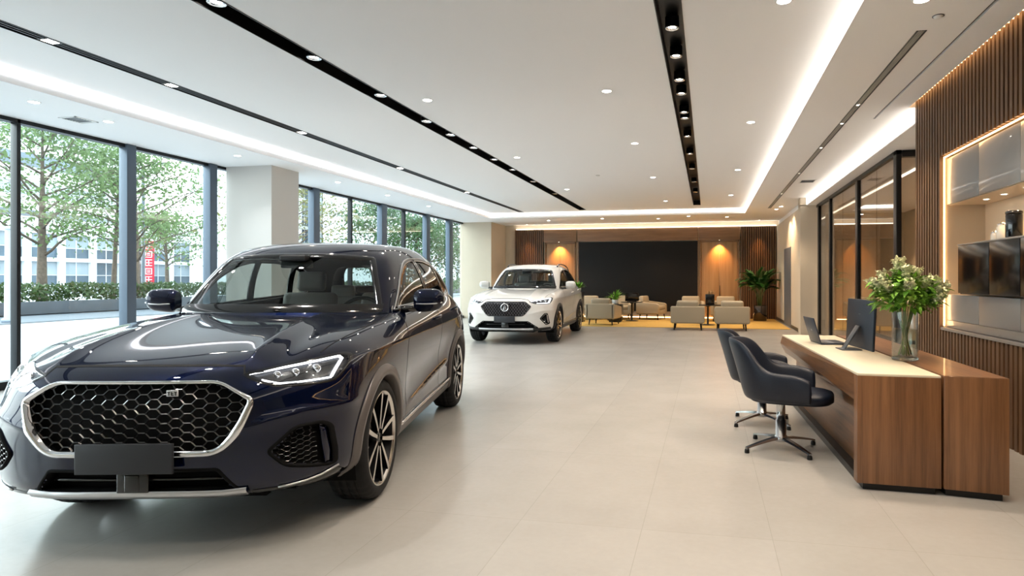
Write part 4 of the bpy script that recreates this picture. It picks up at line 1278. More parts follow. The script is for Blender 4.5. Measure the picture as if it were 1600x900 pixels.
# ------------------------------------------------------------------ reception desk
M['desk_top'] = mat('cream_stone', '#d8ccb4', rough=.35, noise=(3, .03))
M['desk_wood'] = wood('desk_walnut', '#5a3a22', '#835a39', .38, 'Z', 1.0, .15)
M['desk_wood_y'] = wood('desk_walnut_long', '#5a3a22', '#835a39', .38, 'Y', 1.0, .15)
M['navy_leather'] = mat('navy_leather', '#0f1726', rough=.42, bump=(160, .08))
desk = thing('reception_desk', (.94, 4.22, 0), 0, 'long walnut reception desk with cream stone inlay facing the office chairs', 'desk')
# outline in local coordinates: near left, near right, far right, far left
A = [(0,0),(.487,-.02),(.40,2.80),(-.145,2.78)]
def lerp2(p, q, t): return (p[0]+(q[0]-p[0])*t, p[1]+(q[1]-p[1])*t)
def inset_left(d): return [(A[0][0]+d, A[0][1]), A[1], A[2], (A[3][0]+d, A[3][1])]
mb = MB()   # end block on the near side, full height
mb.prism([(0,0),(.487,-.02),(.485,.06),(-.004,.08)], .045, .735, None, .0025)
mb.build('end_panel', M['desk_wood'], desk)
mb = MB()   # slanted upper fascia
lo = .555
f0, f1 = (0-.003, .078), (-.145, 2.78)
V = [(f0[0], f0[1], .735), (f1[0], f1[1], .735), (f1[0]-.02, f1[1], .66), (f0[0], f0[1], .66-.09), (f0[0]+.09, f0[1], .735), (f1[0]+.10, f1[1], .735), (f1[0]+.11, f1[1], .555), (f0[0]+.09, f0[1], .555), (f1[0]+.03, f1[1], .555), (f0[0]+.02, f0[1], .555)]
mb._add(V, [(0,1,2,3),(3,2,8,9),(9,8,6,7),(0,4,5,1),(4,7,6,5),(1,5,6,8,2),(0,3,9,7,4)])
mb.build('fascia', M['desk_wood_y'], desk, recalc=True)
mb = MB()
mb.prism([(.11,.078),(.48,.07),(.395,2.79),(.0,2.77)], .05, .735, None, .002); mb.build('front_panel', M['desk_wood_y'], desk)
mb = MB(); mb.prism([(.002,.002),(.485,-.018),(.398,2.798),(-.143,2.778)], .735, .75, None, .002); mb.build('stone_top', M['desk_top'], desk)
mb = MB(); mb.prism([(.04,.03),(.46,.01),(.38,2.76),(-.05,2.74)], 0, .05); mb.build('plinth', M['black'], desk)
back = thing('reception_counter', (1.44, 4.20, 0), 0, 'plain walnut counter block behind the desk, nearest to the slat wall', 'counter')
mb = MB(); mb.prism([(.002,0),(.345,-.05),(.30,2.80),(-.085,2.82)], .045, .75, None, .003); mb.build('counter_body', M['desk_wood'], back)
mb = MB(); mb.prism([(.02,.03),(.32,-.02),(.28,2.78),(-.06,2.79)], 0, .046); mb.build('plinth', M['black'], back)
mb = MB(); mb.prism([(.004,.002),(.343,-.048),(.298,2.798),(-.083,2.818)], .75, .752); mb.build('counter_top', M['desk_wood_y'], back)

# monitor, seen from behind
M['alu_dark'] = mat('dark_aluminium', '#2c3340', rough=.38, metal=.5)
M['alu_lt'] = mat('stand_aluminium', '#6a6d72', rough=.3, metal=.85)
mon = thing('computer_monitor', (1.27, 5.64, .7525), math.radians(97.5), 'slim dark monitor on a metal stand, seen from behind', 'monitor')
mb = MB(); mb.box((-.30, -.014, .012), (.30, .008, .43), R(.05,'X'), .006, 3); mb.build('screen_housing', M['alu_dark'], mon)
mb = MB(); mb.box((-.287, -.0165, .026), (.287, -.0145, .416), R(.05,'X')); mb.build('screen', M['gloss_black'], mon)
mb = MB()
mb.box((-.085, .0, 0), (.085, .17, .008), None, .004)
for z0, z1, t0, t1 in ((0, .0, 0, 0),):
    mb.prism([(.125,.004),(.137,.004),(.014,.205),(.0,.20)], -.042, .042, Matrix(((0,0,1,0),(1,0,0,0),(0,1,0,0),(0,0,0,1))), .003)
mb.build('stand', M['alu_lt'], mon, recalc=True)
mb = MB(); mb.box((-.022, .0085, .30), (.022, .0105, .306), R(.05,'X')); mb.build('logo_mark', M['alu_lt'], mon)
lap = thing('laptop', (1.0, 6.15, .7525), math.radians(97), 'open dark laptop at the far end of the desk, seen from behind', 'laptop')
mb = MB(); mb.box((-.17, -.24, 0), (.17, 0, .014), None, .004); mb.build('keyboard_base', M['alu_dark'], lap)
mb = MB(); mb.box((-.17, -.008, .012), (.17, .0, .25), R(-.28,'X'), .003); lid = mb.build('screen_lid', M['alu_dark'], lap)
mb = MB(); mb.box((-.16, -.0095, .022), (.16, -.0082, .242), R(-.28,'X')); mb.build('display', M['gloss_black'], lid)
mb = MB(); mb.box((-.018, .0, .12), (.018, .0015, .136), R(-.28,'X')); mb.build('logo_mark', M['alu_lt'], lid)
mb = MB()
mb.grid([[(-.15+.30*i/24, -.13+.11*j/10, .0148+.0012*((i+j) % 2)) for j in range(11)] for i in range(25)], smooth=False); mb.build('keyboard', M['gloss_black'], lap)

# vase and flowers
vx, vy = 1.44, 4.97
def real_glass(name):
    m = bpy.data.materials.new(name); m.use_nodes = True
    b = m.node_tree.nodes['Principled BSDF']
    b.inputs['Base Color'].default_value = (.97, .98, .98, 1); b.inputs['Roughness'].default_value = 0; b.inputs['Transmission Weight'].default_value = 1; b.inputs['IOR'].default_value = 1.2
    return m
M['vase'] = glass('vase_glass', '#fafcfb', .07)
M['water'] = glass('vase_water', '#f4f8f5', .02)
M['vase_base'] = mat('vase_base', '#e9eeee', rough=.03, trans=1.0, ior=1.35)
vase = thing('glass_vase', (vx, vy, .752), 0, 'tall clear glass cylinder vase standing on the desk', 'vase')
mb = MB(); mb.lathe([(0,.022),(.082,.022),(.084,.03),(.086,.36),(.088,.366),(.091,.366),(.092,.36),(.091,.01),(.086,.0),(0,.0)], 40); mb.build('vase_wall', M['vase'], vase)
mb = MB(); mb.lathe([(0,.001),(.084,.001),(.090,.008),(.090,.018),(.084,.022),(0,.022)], 36); mb.build('vase_foot', M['vase_base'], vase)
mb = MB(); mb.lathe([(0,.23),(.083,.23),(.084,.232),(.083,.024)], 36); mb.build('water', M['water'], vase)
M['stem'] = mat('flower_stem', '#587a30', rough=.5)
M['leaf_b'] = mat('bouquet_leaf', '#7dab42', rough=.45, noise=(9, .35))
M['bloom'] = mat('cream_bloom', '#ecebc8', rough=.6, noise=(30, .08))
bq = thing('flower_bouquet', (vx, vy, .78), 0, 'large bouquet of cream blossoms and green leaves in the glass vase', 'flowers')
rnd = random.Random(3)
def leaf_shape(mb, p, d, up, ln, w, cup=.15, mi=0):
    d = d.normalized(); s = d.cross(up)
    if s.length < 1e-4: s = d.orthogonal()
    s.normalize(); n = s.cross(d).normalized()
    rows = []
    for t, k in ((0,.08),(.25,.75),(.5,1),(.78,.62),(1,.04)):
        c = p+d*(ln*t)-n*(ln*cup*t*t)
        rows.append([c-s*(w*k)+n*(w*k*.35), c, c+s*(w*k)+n*(w*k*.35)])
    mb.grid(rows, smooth=True, mi=mi)
tops = []
for i in range(24):
    mb = MB()
    a = rnd.uniform(0, 2*PI); q = math.sqrt(rnd.uniform(0, 1))
    b0 = Vector((.05*math.cos(a+2.6)*q, .05*math.sin(a+2.6)*q, rnd.uniform(.0, .02)))
    rim_ = Vector((.066*math.cos(a)*q, .066*math.sin(a)*q, .34))
    rad = .235*q; tz = .63-.18*q**2+rnd.uniform(-.05, .04)
    e = Vector((rad*math.cos(a), rad*math.sin(a), tz))
    c = (rim_+e)/2+Vector((0, 0, .03))
    pts = [b0, b0.lerp(rim_, .5), rim_, c, e]
    mb.tube(pts, [.0032,.0032,.003,.0026,.002], 6)
    mb.build('stem', M['stem'], bq)
    tops.append((e, (e-rim_).normalized(), q, c))
mb = MB()
for e, d, q, c in tops:
    for k in range(40):
        t = rnd.uniform(.0, .9)
        p = c.lerp(e, t)+Vector((rnd.gauss(0,.02), rnd.gauss(0,.02), rnd.gauss(0,.015)))
        dr = Vector((rnd.uniform(-1, 1), rnd.uniform(-1, 1), rnd.uniform(-.6, .8)))+d*.5
        leaf_shape(mb, p, dr, Vector((0, 0, 1)), rnd.uniform(.05, .09), rnd.uniform(.014, .025), rnd.uniform(0, .4))
for k in range(330):
    a = rnd.uniform(0, 2*PI); q = rnd.uniform(.04, .21); z = .35+.22*rnd.random()
    p = Vector((q*math.cos(a), q*math.sin(a), z))
    leaf_shape(mb, p, Vector((math.cos(a), math.sin(a), rnd.uniform(-.5,.7))), Vector((0, 0, 1)), rnd.uniform(.05, .10), rnd.uniform(.016, .028), rnd.uniform(0, .5))
mb.build('leaves', M['leaf_b'], bq)
mb = MB()
for e, d, q, c in tops:
    for sub in range(6):
        ax = (d+Vector((rnd.uniform(-.7, .7), rnd.uniform(-.7, .7), rnd.uniform(-.2, .7)))).normalized()
        L_ = rnd.uniform(.06, .10)
        for k in range(15):
            t = k/15
            p = e+d*.0+ax*(L_*t)+Vector((rnd.uniform(-1, 1), rnd.uniform(-1, 1), rnd.uniform(-1, 1)))*(.024*(1-.75*t))
            for w_ in range(4):
                dd = Vector((rnd.uniform(-1, 1), rnd.uniform(-1, 1), rnd.uniform(-.3, 1)))
                leaf_shape(mb, p, dd, Vector((0, 0, 1)), .022, .0085, .1)
mb.build('blossoms', M['bloom'], bq)

# ------------------------------------------------------------------ office chairs
M['polished'] = mat('polished_aluminium', '#c9c9ca', rough=.16, metal=1.0)
def office_chair(label):
    r = thing('office_chair', (0, 0, 0), 0, label, 'chair', 'navy office chairs at the reception desk')
    # wrapping shell: back and arms in one band; chair faces +x
    def ring(t):
        """t 0..1 along the band from one arm front round the back to the other"""
        a = (t-.5)*2
        ang = PI+a*math.radians(138)
        k = abs(a)
        rx = .285+.02*(1-k); ry = .290
        x = rx*math.cos(ang); y = ry*math.sin(ang)
        if k > .62:    # arms run straight forward
            u = (k-.62)/.38
            a0 = PI+math.copysign(.62*math.radians(138), a)
            x0 = rx*math.cos(a0); y0 = ry*math.sin(a0)
            x = x0+.27*u; y = y0+math.copysign(.012*u, y0)
        sm = 1/(1+math.exp((k-.40)*17))
        top = .635+.245*sm-.045*max(0, (k-.75)/.25)**2
        bot = .400+.015*k
        return x, y, top, bot, k
    rows = []
    n = 56
    for i in range(n+1):
        x, y, top, bot, k = ring(i/n)
        rad = Vector((x, y, 0)); rad = Vector((x-.02, y, 0)).normalized() if k < .62 else Vector((0, math.copysign(1, y), 0))
        th = .042 if k > .5 else .036
        lean = .11*max(0, 1-k/.5)
        prof = []
        H_ = top-bot
        for s, off in ((0, -.004), (.03, .012), (.12, .022), (.45, .026), (.8, .022), (.95, .014), (1.0, -.004)):
            prof.append((s, off))
        sec = []
        for s, off in prof:           # outer skin upwards
            z = bot+H_*s; sec.append(Vector((x, y, z))+rad*(off-.03*(1-s)**2*1.2+lean*s*s))
        for s, off in prof[::-1]:     # inner skin downwards
            z = bot+H_*s; sec.append(Vector((x, y, z))+rad*(-off-th*.45-.03*(1-s)**2*1.2+lean*s*s))
        rows.append(sec)
    mb = MB(); mb.grid(rows, closed=True)
    m_ = len(rows[0])
    mb._add(rows[0], [tuple(range(m_))], None, True); mb._add(rows[-1], [tuple(range(m_))[::-1]], None, True)
    bmesh.ops.remove_doubles(mb.bm, verts=list(mb.bm.verts), dist=.0005)
    mb.build('back_shell', M['navy_leather'], r, recalc=True, subsurf=1)
    mb = MB()
    rows = []
    for z, k in ((.385,.72),(.392,.93),(.41,1.0),(.45,1.0),(.468,.97),(.478,.88),(.481,.6)):
        row = []
        for i in range(40):
            a = 2*PI*i/40
            c, s_ = math.cos(a), math.sin(a)
            p = .62
            x = .06+.30*k*math.copysign(abs(c)**p, c); y = .235*k*math.copysign(abs(s_)**p, s_)
            if c > 0: x += .035*k*c
            row.append((x, y, z))
        rows.append(row)
    mb.grid(rows, closed=True); mb._add(rows[-1], [tuple(range(40))], None, True); mb._add(rows[0], [tuple(range(40))[::-1]], None, True)
    mb.build('seat', M['navy_leather'], r, recalc=True)
    mb = MB(); mb.lathe([(0,.39),(.10,.39),(.10,.375),(.045,.365),(.034,.355),(.034,.235),(.042,.233),(.042,.11),(.05,.105),(.052,.075),(.045,.062),(0,.06)], 28); mb.build('column', M['polished'], r)
    for k in range(4):
        a = PI/4+k*PI/2
        mb = MB()
        rows = []
        for t in [q/10 for q in range(11)]:
            x = .035+.30*t; w = .026-.010*t; z = .100-.055*t**1.3; h_ = .034-.018*t
            rows.append([(x,-w,z-h_*.6),(x,-w*.75,z),(x,w*.75,z),(x,w,z-h_*.6)])
        mb.grid(rows, R(a), closed=True, smooth=False)
        mb._add(rows[-1], [(0,1,2,3)], R(a))
        lg = mb.build('leg', M['polished'], r, recalc=True)
        mb = MB(); mb.lathe([(0,0),(.019,0),(.020,.004),(.018,.026),(.012,.034),(0,.036)], 16, R(a) @ T(.325,0,0)); mb.build('glide', M['black'], lg)
    return r
c1 = office_chair('navy leather office chair nearest the camera at the desk')
c1.location = (.572, 5.13, 0); c1.rotation_euler = (0, 0, math.radians(-12))
c2 = copy_tree(c1); c2['label'] = 'navy leather office chair partly hidden behind the nearer chair'
c2.location = (.50, 6.02, 0); c2.rotation_euler = (0, 0, math.radians(-4))

# ------------------------------------------------------------------ lounge
M['rug'] = mat('ochre_rug', '#b8964f', rough=.95, noise=(40, .12), bump=(220, .4))
mb = MB(); mb.prism([(-5.2,17.45),(2.2,17.42),(2.2,21.75),(-5.2,21.75)], 0.0, .012, None, .004); tag(mb.build('rug', M['rug']), 'ochre rug under the lounge armchairs', 'rug')
M['taupe'] = mat('taupe_leather', '#a2957f', rough=.5, bump=(90, .08))
M['leg_dk'] = mat('dark_leg', '#17100c', rough=.4)
def armchair(label):
    r = thing('armchair', (0, 0, 0), 0, label, 'armchair', 'taupe lounge armchairs')
    # faces +y
    mb = MB(); mb.box((-.42,-.40,.18),(.42,.36,.34), None, .03, 3); mb.build('base', M['taupe'], r)
    mb = MB(); mb.prism([(-.44,-.42),(.44,-.42),(.445,-.31),(-.445,-.31)], .19, .64, None, .035, seg=3); mb.build('back_panel', M['taupe'], r)
    for sx in (-1, 1):
        V = MB()
        V.prism([(-.42,.20),(.38,.20),(.38,.50),(.30,.545),(-.42,.63)], -.055, .055, T(sx*.395,0,0) @ Matrix(((0,0,1,0),(1,0,0,0),(0,1,0,0),(0,0,0,1))), .03, seg=3); V.build('arm', M['taupe'], r, recalc=True)
    mb = MB(); mb.box((-.335,-.30,.33),(.335,.37,.46), None, .05, 3); mb.build('seat_cushion', M['taupe'], r)
    mb = MB(); mb.box((-.29,-.085,.0),(.29,.085,.375), T(0,-.25,.42) @ R(.16,'X'), .06, 3); mb.build('back_cushion', M['taupe'], r)
    for sx in (-1, 1):
        for sy in (-1, 1):
            mb = MB(); mb.tube([(sx*.34, sy*.30, .19), (sx*.36, sy*.33, .0)], [.024,.015], 8); mb.build('leg', M['leg_dk'], r)
    return r
p0 = armchair('left of two armchairs seen from behind at right front of the lounge')
spots = [(-.53,17.0,0,None),
 (.62,17.0,2,'right of two armchairs seen from behind, nearest to the palm'),
 (-3.05,18.15,-8,'armchair seen from behind just right of the white car'),
 (-1.85,20.9,-104,'armchair in side view facing right beside a dark round table'),
 (-.55,20.3,180,'armchair facing the camera behind the left front armchair'),
 (.55,20.4,176,'armchair facing the camera behind the right front armchair'),
 (-3.95,20.3,178,'armchair facing the camera, partly hidden by the white car'),
 (-2.95,20.75,180,'armchair facing the camera behind the grassy potted plant')]
for x, y, a, lb in spots:
    o = p0 if lb is None else copy_tree(p0)
    o.location = (x, y, .0125 if y > 17.6 else 0.0); o.rotation_euler = (0, 0, math.radians(a))
    if lb: o['label'] = lb
M['dark_top'] = mat('dark_table', '#15110f', rough=.3, coat=.4)
def round_table(x, y, label, h_=.60, rr=.36):
    r = thing('side_table', (x, y, .012), 0, label, 'table', 'dark round lounge tables')
    mb = MB(); mb.lathe([(0,h_-.022),(rr-.02,h_-.022),(rr,h_-.012),(rr,h_-.004),(rr-.006,h_),(0,h_)], 40); mb.build('table_top', M['dark_top'], r)
    mb = MB(); mb.lathe([(0,h_-.022),(.10,h_-.024),(.032,h_-.06),(.028,.04),(.04,.025)], 24); mb.build('pedestal', M['leg_dk'], r)
    mb = MB(); mb.lathe([(0,.026),(.04,.026),(.20,.014),(.21,.006),(.21,0),(0,0)], 32); mb.build('foot', M['leg_dk'], r)
    return r
round_table(-2.42, 19.9, 'dark round pedestal table carrying a black screen', .62)
round_table(.0, 18.55, 'dark round pedestal table carrying a black planter', .60, .42)
r = thing('planter_low', (-3.02, 19.45, 0), 0, 'placeholder', 'x') if False else None
# black tablet on the left table
tb = thing('tablet_screen', (-2.42, 19.9, .633), math.radians(8), 'black screen standing on the left round table', 'screen')
mb = MB(); mb.box((-.22,-.01,.02),(.22,.01,.30), R(.12,'X'), .006); mb.build('screen_housing', M['gloss_black'], tb)
mb = MB(); mb.box((-.16,-.10,0),(.16,.12,.014), None, .005); mb.build('stand_base', M['gloss_black'], tb)
# black planter with dry stems on the right table
def blade(mb, base, d, ln, w, droop, n=6, mi=0):
    d = d.normalized(); side = d.cross(Vector((0, 0, 1)))
    if side.length < .05: side = Vector((1, 0, 0))
    side.normalize()
    rows = []
    p = Vector(base); dir_ = d.copy()
    for i in range(n+1):
        t = i/n
        k = w*(math.sin(PI*min(1, .15+.85*t))**.7 if t < .98 else .03)
        rows.append([p-side*k, p+Vector((0, 0, -.15*k)), p+side*k])
        p = p+dir_*(ln/n)
        dir_ = (dir_+Vector((0, 0, -droop/n))).normalized()
    mb.grid(rows, smooth=True, mi=mi)
M['leaf_g'] = mat('grass_leaf', '#5d9a2c', rough=.4, noise=(6, .25))
M['leaf_palm'] = mat('palm_leaf', '#3b702f', rough=.38, noise=(5, .35))
M['twig'] = mat('dry_twig', '#9a7d54', rough=.7)
rnd = random.Random(11)
pl = thing('table_planter', (.06, 18.5, .613), 0, 'black square planter with dry twigs on the right round table', 'plant pot')
mb = MB(); mb.prism([(-.13,-.13),(.13,-.13),(.13,.13),(-.13,.13)], 0, .31, None, .01); mb.build('pot', M['gloss_black'], pl)
mb = MB()
for i in range(34):
    a = rnd.uniform(0, 2*PI); blade(mb, (rnd.uniform(-.08,.08), rnd.uniform(-.08,.08), .29), Vector((math.cos(a)*.6, math.sin(a)*.6, 1)), rnd.uniform(.12,.24), .008, .8)
mb.build('twigs', M['twig'], pl)
def grass_pot(x, y, z, label, ln, mt, cnt=60, potr=.11, poth=.14, w=.016):
    r = thing('potted_plant', (x, y, z), 0, label, 'plant')
    mb = MB(); mb.lathe([(0,0),(potr*.8,0),(potr,poth),(potr*.92,poth),(potr*.88,poth-.02),(0,poth-.02)], 24); mb.build('pot', M['white'], r)
    mb = MB()
    for i in range(cnt):
        a = rnd.uniform(0, 2*PI); q = rnd.uniform(.1, 1.2)
        blade(mb, (math.cos(a)*potr*.4, math.sin(a)*potr*.4, poth-.02), Vector((math.cos(a)*q, math.sin(a)*q, 1)), rnd.uniform(.6, 1)*ln, w, 1.3)
    mb.build('leaves', mt, r)
    return r
# stand under the grassy plant: low cube table
st = thing('plant_stand', (-2.88, 19.35, .012), 0, 'low dark cube stand carrying the grassy potted plant', 'stand')
mb = MB(); mb.box((-.22,-.22,.05),(.22,.22,.56), None, .01); mb.build('stand_body', M['dark_top'], st)
mb = MB(); mb.box((-.18,-.18,0),(.18,.18,.05)); mb.build('plinth', M['leg_dk'], st)
grass_pot(-2.88, 19.35, .573, 'grassy bright green potted plant among the left armchairs', .42, M['leaf_g'], 70)
st = thing('plant_stand', (-4.05, 19.2, .012), 0, 'tall slim stand behind the rear of the white car', 'stand')
mb = MB(); mb.box((-.16,-.16,.03),(.16,.16,.95), None, .01); mb.build('stand_body', M['dark_top'], st)
mb = MB(); mb.box((-.18,-.18,0),(.18,.18,.03)); mb.build('plinth', M['leg_dk'], st)
grass_pot(-4.05, 19.2, .963, 'small light green plant showing behind the tail of the white car', .30, M['leaf_g'], 60, .09, .12, .03)
# tall palm
pm = thing('potted_palm', (1.66, 20.75, .012), 0, 'tall dark green palm in a polished dark pot by the slat panel', 'plant')
M['pot_steel'] = mat('pot_steel', '#5c5450', rough=.15, metal=.9)
mb = MB(); mb.lathe([(0,0),(.20,0),(.215,.01),(.215,.49),(.205,.50),(.19,.49),(.19,.45),(0,.45)], 40); mb.build('pot', M['pot_steel'], pm)
fr = []
for i in range(9):
    a = 2*PI*i/9+rnd.uniform(-.3,.3); q = rnd.uniform(.02,.10)
    top = Vector((math.cos(a)*(q+.13), math.sin(a)*(q+.13), rnd.uniform(.95,1.25)))
    mb = MB(); mb.tube([(math.cos(a)*q*.6, math.sin(a)*q*.6, .44), (math.cos(a)*q, math.sin(a)*q, .75), tuple(top)], [.016,.014,.010], 8); mb.build('stem', mat('palm_stem', '#4f5c2a', rough=.5) if i == 0 else bpy.data.materials['palm_stem'], pm)
    for k in range(5): fr.append((top, a+rnd.uniform(-1.1,1.1), rnd.uniform(.45,1.4)))
for k, (top, a, el) in enumerate(fr):
    mb = MB()
    d = Vector((math.cos(a)*math.cos(el), math.sin(a)*math.cos(el), math.sin(el)))
    p = top.copy(); pts = [p.copy()]
    ln = rnd.uniform(.48,.66)
    for s_ in range(8):
        p = p+d*(ln/8); d = (d+Vector((0,0,-.16))).normalized(); pts.append(p.copy())
    mb.tube(pts, [.006-.0005*i for i in range(9)], 5)
    for i in range(2, 9):
        t = (pts[i]-pts[i-1]).normalized(); sd = t.cross(Vector((0,0,1))).normalized()
        for sg in (-1, 1):
            for h2 in (0, .5):
                b_ = pts[i-1].lerp(pts[i], h2)
                blade(mb, b_, (sd*sg*.9+t*.75+Vector((0,0,.12))), .24*(1.1-abs(i-4.5)/7), .024, .6, 4)
    mb.build('frond', M['leaf_palm'], pm)
# ------------------------------------------------------------------ outside
M['paving'] = mat('plaza_paving', '#9b9ea3', rough=.7, noise=(.3, .05))
M['road'] = mat('road_asphalt', '#5f656d', rough=.8, noise=(.5, .06))
M['kerb'] = mat('kerb_stone', '#3c4147', rough=.7, noise=(2, .15))
M['soil'] = mat('soil', '#3a342a', rough=.95)
M['bark'] = mat('bark', '#5a5047', rough=.9, noise=(8, .3), bump=(30, .5))
def leafmat(name, col):
    m = mat(name, col, rough=.5, noise=(.7, .3))
    nt = m.node_tree; b = nt.nodes['Principled BSDF']
    tr = nt.nodes.new('ShaderNodeBsdfTranslucent'); mx = nt.nodes.new('ShaderNodeMixShader'); out = nt.nodes['Material Output']
    tr.inputs['Color'].default_value = lin(col); mx.inputs[0].default_value = .35
    nt.links.new(b.outputs[0], mx.inputs[1]); nt.links.new(tr.outputs[0], mx.inputs[2]); nt.links.new(mx.outputs[0], out.inputs['Surface'])
    return m
M['leaf_tree'] = leafmat('tree_leaf', '#5f7548')
M['leaf_tree2'] = leafmat('tree_leaf_warm', '#6c6c3c')
M['leaf_dark'] = leafmat('tree_leaf_dark', '#3d5a35')
M['hedge'] = leafmat('hedge_leaf', '#3c502c')
mb = MB(); mb.box((-21.0, -30, -.20), (XL-.06, 70, -.02)); struct('ground_plaza', mb, M['paving'])
mb = MB(); mb.box((-27.6, -30, -.32), (-21.0, 70, -.14)); struct('road', mb, M['road'])
mb = MB(); mb.box((-130, -60, -.30), (-27.6, 160, -.10)); struct('ground_far', mb, M['paving'])
mb = MB(); mb.box((-21.3, -30, -.3), (-20.9, 70, -.0), None, .03); tag(mb.build('kerb', M['kerb']), 'straight grey kerb along the plaza edge outside', 'kerb')
pt = thing('planter_wall', (-28.6, 20, 0), 0, 'long dark stone planter edge under the hedge', 'planter')
mb = MB(); mb.box((.6, -50, -.2), (1.0, 50, .42), None, .02); mb.build('stone_edge', M['kerb'], pt)
mb = MB(); mb.box((-1.0, -50, -.2), (.6, 50, .36)); mb.build('soil_bed', M['soil'], pt)
def leaf_cloud(mb, pts_fn, n, size, rn):
    for i in range(n):
        p = pts_fn()
        d = Vector((rn.uniform(-1,1), rn.uniform(-1,1), rn.uniform(-1,1)))
        if d.length < .05: continue
        d.normalize(); s = d.orthogonal().normalized(); k = size*rn.uniform(.6,1.4)
        q = rn.uniform(0, PI); t = s*math.cos(q)+d.cross(s)*math.sin(q)
        mb._add([p-d*k, p+t*k*.5, p+d*k, p-t*k*.5], [(0,1,2,3)], None, False)
rn = random.Random(5)
mb = MB()
for seg in range(45):
    y0 = 6+seg*1.4
    leaf_cloud(mb, lambda: Vector((-28.6+rn.gauss(0,.42), y0+rn.uniform(0,1.4), .42+.75*rn.random()**.8+.10*math.sin(y0*1.7)*rn.random())), 480 if y0 < 45 else 220, .095, rn)
tag(mb.build('hedge', M['hedge']), 'long clipped green hedge in the stone planter outside', 'hedge', kind='stuff')

def tree(x, y, h, crown, trunk_r, label, m, seed, first=.33, n_leaf=5200, lsize=.11, dens=1.0):
    rn = random.Random(seed)
    r = thing('tree', (x, y, 0), 0, label, 'tree')
    mb = MB()
    tips = []
    lean = Vector((rn.uniform(-.03,.03), rn.uniform(-.03,.03), 1))
    tp = [Vector((0,0,-.1))+lean*(h*.86*t) for t in (0,.15,.33,.5,.66,.82,1)]
    mb.tube(tp, [trunk_r*k for k in (1.2,1,.85,.62,.42,.26,.1)], 10)
    for k in range(26):
        t = first+(.98-first)*k/26
        b = Vector((0,0,-.1))+lean*(h*.86*t)
        a = k*2.4+rn.uniform(-.3,.3)
        reach = crown*math.sin(PI*min(1,(t-first)/(1-first)*.8+.28))**.8*rn.uniform(.75,1.1)
        d = Vector((math.cos(a), math.sin(a), rn.uniform(.45,.8)))
        p = b.copy(); pts = [p.copy()]
        for s in range(6):
            d = (d+Vector((rn.uniform(-.16,.16), rn.uniform(-.16,.16), rn.uniform(-.16,.08)))).normalized()
            p = p+d*(reach/5.2); pts.append(p.copy())
            if s > 1:
                e = p+Vector((rn.uniform(-1,1), rn.uniform(-1,1), rn.uniform(-.3,.8)))*reach*.24
                mb.tube([p, (p+e)/2+Vector((0,0,.04)), e], [trunk_r*.10, trunk_r*.07, trunk_r*.03], 4)
                tips.append(e); tips.append(p.copy())
        mb.tube(pts, [trunk_r*.36*(1-.13*i)*(1.1-.5*t) for i in range(7)], 6)
        tips.append(p)
    mb.build('trunk', M['bark'], r)
    mb = MB()
    sg = crown*.17
    leaf_cloud(mb, lambda: (lambda q: q+Vector((rn.gauss(0,sg), rn.gauss(0,sg), rn.gauss(-.05,sg*.55))))(rn.choice(tips)), int(n_leaf*dens*.68), lsize, rn)
    tag(mb.build('foliage', m, r), kind='stuff')
    return r
tree(-30.0, 22.7, 10.8, 3.9, .19, 'large green street tree in the leftmost full window pane', M['leaf_tree'], 1, .27, 6500, .105)
tree(-31.0, 27.0, 10.5, 2.2, .12, 'thin tall tree between the two big street trees', M['leaf_tree'], 2, .42, 2200, .10)
tree(-28.6, 26.2, 9.6, 3.7, .17, 'large green street tree in the second window pane, before the red banner', M['leaf_tree'], 3, .28, 6500, .10)
tree(-37.0, 36.3, 7.0, 2.8, .14, 'small bright young tree behind the second big street tree', M['leaf_tree'], 4, .40, 3800, .11)
tree(-30.0, 15.5, 10.5, 3.9, .2, 'street tree cut by the left edge of the picture', M['leaf_tree'], 6, .28, 4500, .11)
tree(-27.5, 36.5, 10.0, 4.2, .18, 'tree seen just left and right of the white column', M['leaf_tree2'], 7, .25, 5000, .11)
tree(-27.0, 47.0, 9.5, 4.0, .18, 'bushy tree in the pane right of the white column', M['leaf_dark'], 8, .12, 9000, .12)
tree(-22.5, 45.0, 7.5, 3.4, .15, 'dense tree behind the middle of the far window group', M['leaf_dark'], 9, .10, 9000, .12)
tree(-20.5, 50.0, 9.0, 3.6, .16, 'dense tree before the far window panes beside the white car', M['leaf_dark'], 10, .08, 9000, .12)
tree(-17.5, 52.0, 8.5, 3.2, .16, 'dark tree in the farthest window panes by the pier', M['leaf_dark'], 12, .06, 9000, .12)

# lamp posts
M['post'] = mat('post_paint', '#8e9aa6', rough=.4, metal=.2)
def lamp_post(x, y, h, rr, label, m, arm=True):
    r = thing('lamp_post' if arm else 'street_post', (x, y, -.05), 0, label, 'post')
    mb = MB(); mb.lathe([(0,0),(rr*1.5,0),(rr*1.5,.12),(rr,.16),(rr*.85,h),(0,h)], 18); mb.build('pole', m, r)
    if not arm:
        mb = MB(); mb.lathe([(0,h+.06),(rr*.6,h+.05),(rr*.92,h+.01),(rr*.92,h-.05)], 18); mb.build('cap', m, r); return
    mb = MB(); mb.tube([(0,0,h-.05),(.5,0,h+.12),(1.3,0,h+.18)], [.05,.045,.04], 8); mb.build('arm', m, r)
    mb = MB(); mb.box((1.1,-.14,h+.13),(1.8,.14,h+.22), None, .03); mb.build('lamp_head', m, r)
lamp_post(-22.4, 15.95, 3.1, .13, 'pale grey post at the plaza edge, left edge of the picture', M['post'], False)
lamp_post(-32.5, 30.2, 8.0, .10, 'slim dark lamp post near the white building, left of the thick mullion', mat('post_dark', '#4a5560', rough=.5))

